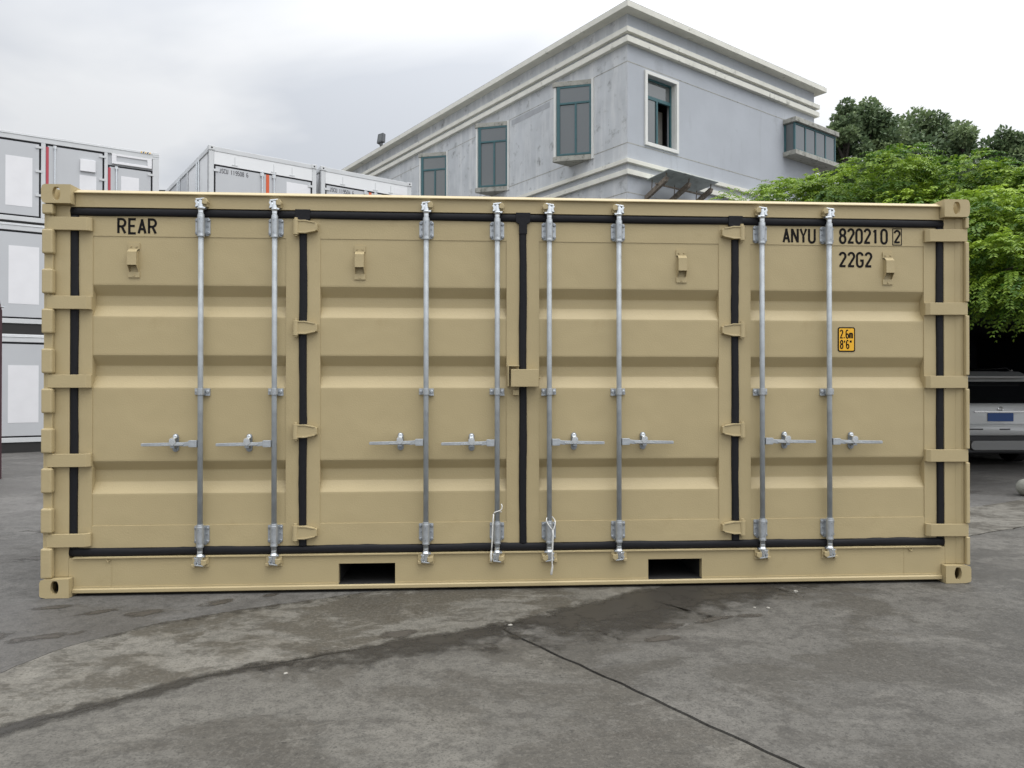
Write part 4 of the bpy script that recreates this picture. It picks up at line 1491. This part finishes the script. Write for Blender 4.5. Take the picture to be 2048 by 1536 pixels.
# projecting bay at the far end of the right face
bx0, bx1, bp = 6.80, 9.10, 0.37
b = MB()
b.box(bx0-0.06, bx1+0.08, -bp-0.08, -0.001, 9.46, 9.60)
b.box(bx0-0.06, bx1+0.08, -bp-0.08, -0.001, 8.46, 8.60)
b.box(BLX+0.001, bx1+0.08, -0.001, 1.6, 9.46, 9.60)
b.box(BLX+0.001, bx1+0.08, -0.001, 1.6, 8.46, 8.60)
bay = b.build('corner_bay', M['sill'], bld, 0.008)
fr = MB()
n = 5
for i in range(n):
    x = bx0+(bx1-bx0-0.05)*i/(n-1)
    fr.box(x, x+0.055, -bp, -bp+0.05, 8.601, 9.459)
fr.box(bx0+0.055, bx1-0.05, -bp+0.002, -bp+0.048, 9.40, 9.458)
fr.box(bx0+0.055, bx1-0.05, -bp+0.002, -bp+0.048, 8.602, 8.66)
fr.box(bx0+0.002, bx0+0.05, -0.06, -0.002, 8.601, 9.459)
fo = fr.build('window_frame', M['teal'], bay, 0.003)
for i in range(n-1):
    x = bx0+(bx1-bx0-0.05)*i/(n-1)
    xx = bx0+(bx1-bx0-0.05)*(i+1)/(n-1)
    MB().box(x+0.056, xx-0.001, -bp+0.02, -bp+0.028, 8.661, 9.399).build('pane', M['glass'], fo)
MB().box(bx0+0.02, bx0+0.028, -bp+0.051, -0.061, 8.601, 9.459).build('pane', M['glass'], fo)
MB().box(bx1-0.05, bx1-0.042, -bp+0.051, 1.55, 8.601, 9.459).build('pane', M['glass'], fo)

# canopy of pale sheet on rusty brackets over the lower window
cnp = root('canopy', BC, 'small pale sheet canopy on rusty brackets fixed to the building wall', 'canopy', rz=wall_frame(AZ_R))
mb = MB()
mb.prism([(-0.13, 6.66), (-0.88, 6.76), (-0.88, 6.775), (-0.13, 6.675)], 1.95, 0, 0.55)
mb.build('sheet', M['canopy'], cnp)
for x in (0.62, 1.48, 2.36):
    q = MB()
    q.prism([(-0.0, 6.30), (-0.0, 6.18), (-0.70, 6.52), (-0.74, 6.62), (-0.68, 6.64)], 0.10, 0, x)
    q.tube([(x+0.05, -0.68, 6.60), (x+0.05, -0.70, 6.76)], 0.018, 6)
    q.tube([(x+0.05, -0.20, 6.40), (x+0.05, -0.22, 6.67)], 0.014, 6)
    q.build('bracket', M['rust'], cnp, 0.006)
MB().tube([(0.55, -0.45, 6.50), (2.55, -0.45, 6.50)], 0.025, 8).build('crossbar', M['rust'], cnp)

# floodlight on the eave
fl = root('floodlight', BC+uL*13.45-vR*0.22+Vector((0, 0, 11.02)), 'small dark floodlight standing on the roof edge against the sky', 'floodlight', rz=math.radians(-25))
MB().prism([(-0.05, 0.0), (0.05, 0.0), (0.025, 0.14), (-0.025, 0.14)], 0.12, 1, -0.06).build('stand', M['lampgrey'], fl)
hd = MB()
hd.prism([(-0.16, 0.10), (0.12, 0.16), (0.14, 0.50), (-0.10, 0.46)], 0.20, 1, -0.10)
h_ = hd.build('housing', M['lampgrey'], fl, 0.012)
MB().prism([(-0.10, 0.16), (0.07, 0.20), (0.09, 0.44), (-0.06, 0.41)], 0.004, 1, -0.105).build('lens', M['glass'], h_)

# ------------------------------------------------------------------ added shade shelter and car
cpt = root('shade_shelter', (11.7, 6.0, 0), 'added dark open-fronted shelter that shades the space under the leafy climber', 'shade_shelter')  # roof and walls added to block daylight and darken the space behind the car
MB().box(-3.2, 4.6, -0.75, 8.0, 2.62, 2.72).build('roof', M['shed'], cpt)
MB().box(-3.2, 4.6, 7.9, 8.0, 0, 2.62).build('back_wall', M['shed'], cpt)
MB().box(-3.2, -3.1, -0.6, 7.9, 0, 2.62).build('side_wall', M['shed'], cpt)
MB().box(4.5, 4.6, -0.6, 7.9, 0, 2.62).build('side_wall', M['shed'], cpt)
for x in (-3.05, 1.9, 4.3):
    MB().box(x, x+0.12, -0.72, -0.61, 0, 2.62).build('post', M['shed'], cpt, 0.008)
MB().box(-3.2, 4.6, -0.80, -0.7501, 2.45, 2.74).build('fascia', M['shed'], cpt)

car = root('parked_car', (11.69, 7.12, -0.004), 'white sport utility car parked in the shade under the leafy climber, seen from behind', 'car', rz=-0.05)


def loft(sections, m, name, parent, smooth=True):
    """sections: list of (y, [(x,z)...]) closed rings with equal counts"""
    mb = MB()
    n = len(sections[0][1])
    vs, fs = [], []
    for y, ring in sections:
        vs += [(x, y, z) for x, z in ring]
    for i in range(len(sections)-1):
        for k in range(n):
            fs.append((i*n+k, i*n+(k+1) % n, (i+1)*n+(k+1) % n, (i+1)*n+k))
    fs += [tuple(range(n)), tuple(range((len(sections)-1)*n, len(sections)*n))]
    mb.add(vs, fs)
    return mb.build(name, m, parent, 0.0, smooth)


def ring(hw, z0, z1, taper=0.0, r=0.12):
    """rounded body cross section; taper narrows the top"""
    p = []
    hw2 = hw-taper
    for cx, cz, a, rr in ((hw2-r, z1-r, 0, r), (-hw2+r, z1-r, 90, r), (-hw+r*0.6, z0+r*0.6, 180, r*0.6), (hw-r*0.6, z0+r*0.6, 270, r*0.6)):
        p += arc(cx, cz, rr, rr, a, a+90, 4)
    return p


body = loft([(0.02, ring(0.80, 0.55, 1.00, 0.02)), (0.0, ring(0.84, 0.52, 1.02, 0.03)), (0.06, ring(0.90, 0.46, 1.06, 0.03)), (0.5, ring(0.92, 0.32, 1.06, 0.03)), (3.4, ring(0.92, 0.32, 1.02, 0.05)), (4.3, ring(0.88, 0.34, 0.92, 0.08)), (4.5, ring(0.78, 0.40, 0.80, 0.08))][1:], M['carwhite'], 'body', car)
cabin = loft([(0.10, ring(0.84, 0.98, 1.08, 0.03, 0.05)), (0.34, ring(0.82, 0.98, 1.56, 0.14, 0.10)), (0.9, ring(0.83, 0.98, 1.64, 0.17, 0.12)), (2.4, ring(0.83, 0.98, 1.63, 0.17, 0.12)), (3.2, ring(0.84, 0.95, 1.06, 0.10, 0.05))], M['carwhite'], 'cabin', car)
mb = MB()
mb.add([(-0.70, 0.115, 1.07), (0.70, 0.115, 1.07), (0.60, 0.285, 1.44), (-0.60, 0.285, 1.44)], [(0, 1, 2, 3)])
mb.add([(-0.70, 0.15, 1.07), (0.70, 0.15, 1.07), (0.60, 0.32, 1.44), (-0.60, 0.32, 1.44)], [(0, 1, 2, 3)])
MB().prism([(0.086, 1.065), (0.280, 1.445), (0.320, 1.445), (0.13, 1.065)], 1.36, 0, -0.68).build('rear_window', M['carglass'], car, 0.008)
for sx in (-1, 1):
    q = MB()
    q.prism([(0.5, 1.08), (0.7, 1.45), (2.35, 1.45), (2.95, 1.08)], 0.02, 0, sx*0.80-0.01)
    q.build('side_window', M['carglass'], car)
MB().prism([(0.15, 1.50), (0.12, 1.53), (0.42, 1.62), (0.46, 1.58)], 1.24, 0, -0.62).build('spoiler', M['carwhite'], car, 0.008)
for sx in (-0.62, 0.62):
    MB().tube([(sx, 0.6, 1.64), (sx, 0.7, 1.69), (sx, 2.2, 1.69), (sx, 2.35, 1.63)], 0.018, 8).build('roof_rail', M['chrome'], car)
bump = loft([(-0.075, ring(0.80, 0.56, 0.70, 0.01, 0.06)), (-0.10, ring(0.84, 0.54, 0.71, 0.01, 0.06)), (0.06, ring(0.93, 0.50, 0.73, 0.01, 0.08)), (0.35, ring(0.935, 0.40, 0.73, 0.01, 0.08))][1:], M['carwhite'], 'bumper', car)
MB().box(-0.86, 0.86, -0.060, 0.35, 0.22, 0.541).build('lower_bumper', M['carblack'], car, 0.03)
mb = MB()
mb.prism(round_rect(-0.56, 0.56, 0.28, 0.44, 0.075), 0.05, 1, -0.100)
mb.build('skid_plate', M['skid'], car, 0.01)
for x0, x1 in ((-0.62, -0.36), (-0.08, 0.10), (0.38, 0.64)):
    MB().box(x0, x1, -0.104, -0.096, 0.625, 0.645).build('reflector_slot', M['carblack'], bump)
MB().prism(round_rect(-0.45, 0.45, 0.915, 0.94, 0.010), 0.03, 1, -0.022).build('chrome_strip', M['chrome'], car)
em = MB()
for i in range(8):
    t = 2*PI*i/8
    em.tube([(0.045*math.cos(t), -0.012, 0.975+0.03*math.sin(t)), (0.045*math.cos(t+PI/4), -0.012, 0.975+0.03*math.sin(t+PI/4))], 0.007, 6)
em.build('emblem', M['chrome'], car)
pl = MB().prism(round_rect(-0.22, 0.22, 0.765, 0.905, 0.012), 0.010, 1, -0.014).build('number_plate', M['plateblue'], car)
for sx in (-1, 1):
    MB().prism([(sx*0.62, 0.80), (sx*0.86, 0.82), (sx*0.87, 1.03), (sx*0.70, 1.02)], 0.10, 1, -0.004).build('tail_lamp', M['lampred'], car, 0.008)
for sx in (-1, 1):
    for y in (0.85, 3.55):
        wv = MB()
        wv.tube([(sx*0.70, y, 0.35), (sx*0.72, y, 0.35), (sx*0.90, y, 0.35), (sx*0.92, y, 0.35)], [0.30, 0.345, 0.345, 0.30], 24)
        w = wv.build('wheel', M['tyre'], car)
        MB().tube([(sx*0.905, y, 0.35), (sx*0.925, y, 0.35)], [0.22, 0.20], 18).build('rim', M['zinc'], w)

# concrete ball at the right edge
bm = bmesh.new()
bmesh.ops.create_icosphere(bm, subdivisions=3, radius=0.13)
for v in bm.verts:
    v.co.z *= 0.85
    v.co *= 1+0.03*math.sin(v.co.x*40)*math.cos(v.co.y*33)
me = bpy.data.meshes.new('concrete_ball')
bm.to_mesh(me)
bm.free()
me.materials.append(M['boulder'])
me.shade_smooth()
pb = at(2056, 990, 8.95)
o = link('concrete_ball', me)
o.location = (pb.x, pb.y, 0.10)
tag(o, 'rough grey concrete ball on the ground at the right edge', 'stone')


# ------------------------------------------------------------------ trees
def quads_mesh(name, V, tint, m, parent, mat2=None):
    """V: (n,4,3) leaf quads; tint per leaf"""
    n = V.shape[0]
    me = bpy.data.meshes.new(name)
    me.vertices.add(4*n)
    me.vertices.foreach_set('co', V.reshape(-1).astype(np.float32))
    me.loops.add(4*n)
    me.loops.foreach_set('vertex_index', np.arange(4*n, dtype=np.int32))
    me.polygons.add(n)
    me.polygons.foreach_set('loop_start', np.arange(0, 4*n, 4, dtype=np.int32))
    me.polygons.foreach_set('loop_total', np.full(n, 4, dtype=np.int32))
    a = me.attributes.new('tint', 'FLOAT', 'FACE')
    a.data.foreach_set('value', tint.astype(np.float32))
    me.update(calc_edges=True)
    me.validate()
    me.materials.append(m)
    return link(name, me, parent)


def unit(a):
    return a/np.maximum(np.linalg.norm(a, axis=-1, keepdims=True), 1e-9)


def leaf_quads(P, D, Nrm, length, width):
    """pointed leaf: base, side, tip, side; D axis, Nrm normal"""
    Sd = unit(np.cross(D, Nrm))
    L = length[:, None]
    Wd = width[:, None]
    mid = P+D*L*0.45+Nrm*L*0.06
    tip = P+D*L-Nrm*L*0.10
    return np.stack([P, mid+Sd*Wd*0.5, tip, mid-Sd*Wd*0.5], 1)


def spray_crown(blobs, n_sprays, leaf, rachis, pairs, droop):
    """pinnate sprays gathered in shelves on the shells of the blobs; blobs: (center, radii)"""
    area = np.array([(r[0]*r[1]+r[0]*r[2]+r[1]*r[2]) for c, r in blobs])
    cnt = (area/area.sum()*n_sprays).astype(int)
    Vs, T = [], []
    for (c, r), k in zip(blobs, cnt):
        ns = max(6, k//22)
        sd = unit(RNG.normal(size=(ns, 3)))
        sc = np.array(c)+sd*np.array(r)*RNG.uniform(0.72, 1.04, (ns, 1))
        sr = RNG.uniform(0.14, 0.30, ns)
        stint = np.clip(RNG.normal(0.34, 0.23, ns)+0.22*np.clip(sd[:, 2], -0.6, 1), 0.02, 0.95)  # tint is higher towards the top of each blob
        pick = RNG.integers(0, ns, k)
        d = unit(RNG.normal(size=(k, 3)))
        d[:, 2] = np.abs(d[:, 2])*RNG.choice([1, 1, 1, -0.4], k)
        base = sc[pick]+d*sr[pick][:, None]*np.array([1.1, 1.1, 0.55])
        out = unit(sd[pick]*np.array([1, 1, 0.4]))
        ax = unit(d*np.array([1, 1, 0.4])+out*0.9+RNG.normal(0, 0.30, (k, 3))+np.array([0, 0, 0.12]))
        spray_tint = np.clip(stint[pick]+RNG.normal(0, 0.08, k), 0, 1)
        L = rachis*RNG.uniform(0.6, 1.25, k)*np.where(RNG.uniform(0, 1, k) < 0.07, 1.5, 1.0)
        for j in range(pairs):
            t = (j+0.6)/pairs
            pos = base+ax*(L*t)[:, None]-np.array([0, 0, 1])*(droop*L*t*t)[:, None]
            tang = unit(ax-np.array([0, 0, 1])*(2*droop*t))
            sidev = unit(np.cross(tang, np.array([0, 0, 1.0]))+1e-4)
            nor = unit(np.cross(sidev, tang))
            for sg in (-1, 1):
                dd = unit(sidev*sg*0.9+tang*0.45-np.array([0, 0, 1])*RNG.uniform(0.05, 0.45, (k, 1)))
                nn = unit(nor+RNG.normal(0, 0.22, (k, 3)))
                Vs.append(leaf_quads(pos, dd, nn, leaf*RNG.uniform(0.7, 1.2, k), leaf*0.42*RNG.uniform(0.8, 1.2, k)))
                T.append(np.clip(spray_tint+RNG.normal(0, 0.07, k)+0.14*t, 0, 1))
    return np.concatenate(Vs), np.concatenate(T)


def P3(x, y, d):
    v = at(x, y, d)
    return (v.x, v.y, v.z)


climber = root('leafy_climber', (at(1800, 700, 14).x, at(1800, 700, 14).y, 0), 'bright green leafy climber spilling over the parked car beside the container', 'tree')
blobs = [
    (P3(1515, 424, 13.6), (0.60, 0.7, 0.26)), (P3(1590, 412, 13.4), (0.60, 0.8, 0.36)), (P3(1645, 410, 13.1), (0.60, 0.9, 0.40)),
    (P3(1700, 398, 12.8), (0.55, 0.9, 0.44)), (P3(1762, 362, 12.4), (0.44, 0.8, 0.46)), (P3(1818, 448, 12.0), (0.55, 0.8, 0.34)),
    (P3(1858, 448, 11.9), (0.50, 0.8, 0.30)), (P3(1912, 378, 11.8), (0.42, 0.8, 0.40)), (P3(1990, 408, 11.5), (0.50, 0.8, 0.40)),
    (P3(2060, 420, 11.3), (0.7, 0.9, 0.48)), (P3(2150, 420, 11.3), (1.0, 1.0, 0.8)), (P3(1700, 455, 12.7), (1.1, 0.9, 0.5)),
    (P3(1830, 460, 11.9), (1.0, 0.9, 0.5)), (P3(1960, 468, 10.4), (0.62, 0.8, 0.50)), (P3(2040, 488, 10.1), (0.62, 0.7, 0.50)),
    (P3(1972, 545, 9.7), (0.36, 0.5, 0.36)), (P3(2035, 560, 9.6), (0.42, 0.5, 0.38)), (P3(2100, 565, 9.6), (0.6, 0.6, 0.5)),
    (P3(2030, 610, 9.5), (0.16, 0.25, 0.22)), (P3(1965, 590, 9.7), (0.20, 0.3, 0.20)),
]
V, T = spray_crown(blobs, 12500, 0.064, 0.25, 6, 0.5)
base = np.array(climber.location)
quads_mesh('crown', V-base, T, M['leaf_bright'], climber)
tk = MB()
for i, (c, r) in enumerate(blobs):
    if i % 2 == 0:
        tk.tube([(0.1*math.cos(i), 0.1*math.sin(i), 0), (0.2, 0.2, 1.6), ((c[0]-base[0])*0.35, (c[1]-base[1])*0.35, 2.85), (c[0]-base[0], c[1]-base[1], max(2.9, c[2]-0.15))], [0.07, 0.06, 0.04, 0.012], 7)
tk.build('trunk', M['bark'], climber)


def puff_tree(label, px, py_top, px_w, depth, seed, leaves=14000, ch=6.5):
    rg = np.random.default_rng(seed)
    top = at(px, py_top, depth)
    halfw = px_w/2/F_PX*depth
    t = root('evergreen_tree', (top.x, top.y, 0), label, 'tree', 'dark evergreen trees behind the climber')
    H = top.z
    puffs = []
    n = 60
    for i in range(n):
        a = rg.uniform(0, 2*PI)
        h = rg.uniform(0.0, 0.93)
        prof = min(1.0, math.sqrt(max(0.02, 1-h**2.2))*1.05)
        rr = halfw*prof*math.sqrt(rg.uniform(0.10, 1.0))
        s = halfw*rg.uniform(0.22, 0.40)
        puffs.append((np.array([rr*math.cos(a), rr*math.sin(a), H-ch*(1-h)-s*0.6]), s))
    puffs.append((np.array([0, 0, H-halfw*0.26]), halfw*0.28))
    P, D, Nn, T = [], [], [], []
    k = leaves//len(puffs)
    for c, s in puffs:
        d = unit(rg.normal(size=(k, 3)))
        rad = s*(1-np.abs(rg.normal(0, 0.22, (k, 1))))
        P.append(c+d*rad*np.array([1, 1, 0.85]))
        ax = unit(d+rg.normal(0, 0.7, (k, 3)))
        D.append(ax)
        Nn.append(unit(d*0.6+rg.normal(0, 0.5, (k, 3))+np.array([0, 0, 0.5])))
        T.append(np.clip(rg.normal(0.4, 0.2)+rg.normal(0, 0.16, k), 0, 1))
    P, D, Nn, T = map(np.concatenate, (P, D, Nn, T))
    sz = rg.uniform(0.15, 0.30, len(P))*depth/36
    quads_mesh('crown', leaf_quads(P, D, Nn, sz, sz*0.55), T, M['leaf_dark'], t)
    tk = MB()
    tk.tube([(0, 0, 0), (0.1, 0, H*0.3), (0, 0.1, H-0.8)], [0.28, 0.22, 0.05], 9)
    for c, s in puffs[::4]:
        tk.tube([(0.05, 0, c[2]-1.2), tuple(c)], [0.08, 0.02], 6)
    tk.build('trunk', M['bark'], t)
    return t


puff_tree('slim dark evergreen tree nearest the building', 1690, 200, 100, 34, 11)
puff_tree('dark evergreen tree with a pointed top, second from the building', 1736, 197, 125, 35, 12)
puff_tree('broad dark evergreen tree in the middle of the row behind', 1832, 217, 190, 36, 13, 20000)
puff_tree('rounded dark evergreen tree right of the broadest one', 1922, 245, 135, 34, 14)
puff_tree('lower dark evergreen tree near the right edge of the sky', 2008, 256, 110, 35, 15)
puff_tree('dark evergreen tree cut by the right edge of the photo', 2085, 248, 130, 36, 16)
puff_tree('low dark evergreen tree filling the gap left behind the climber', 1775, 300, 220, 38, 17)
puff_tree('low dark evergreen tree behind the climber toward the right', 1965, 305, 190, 38, 18)
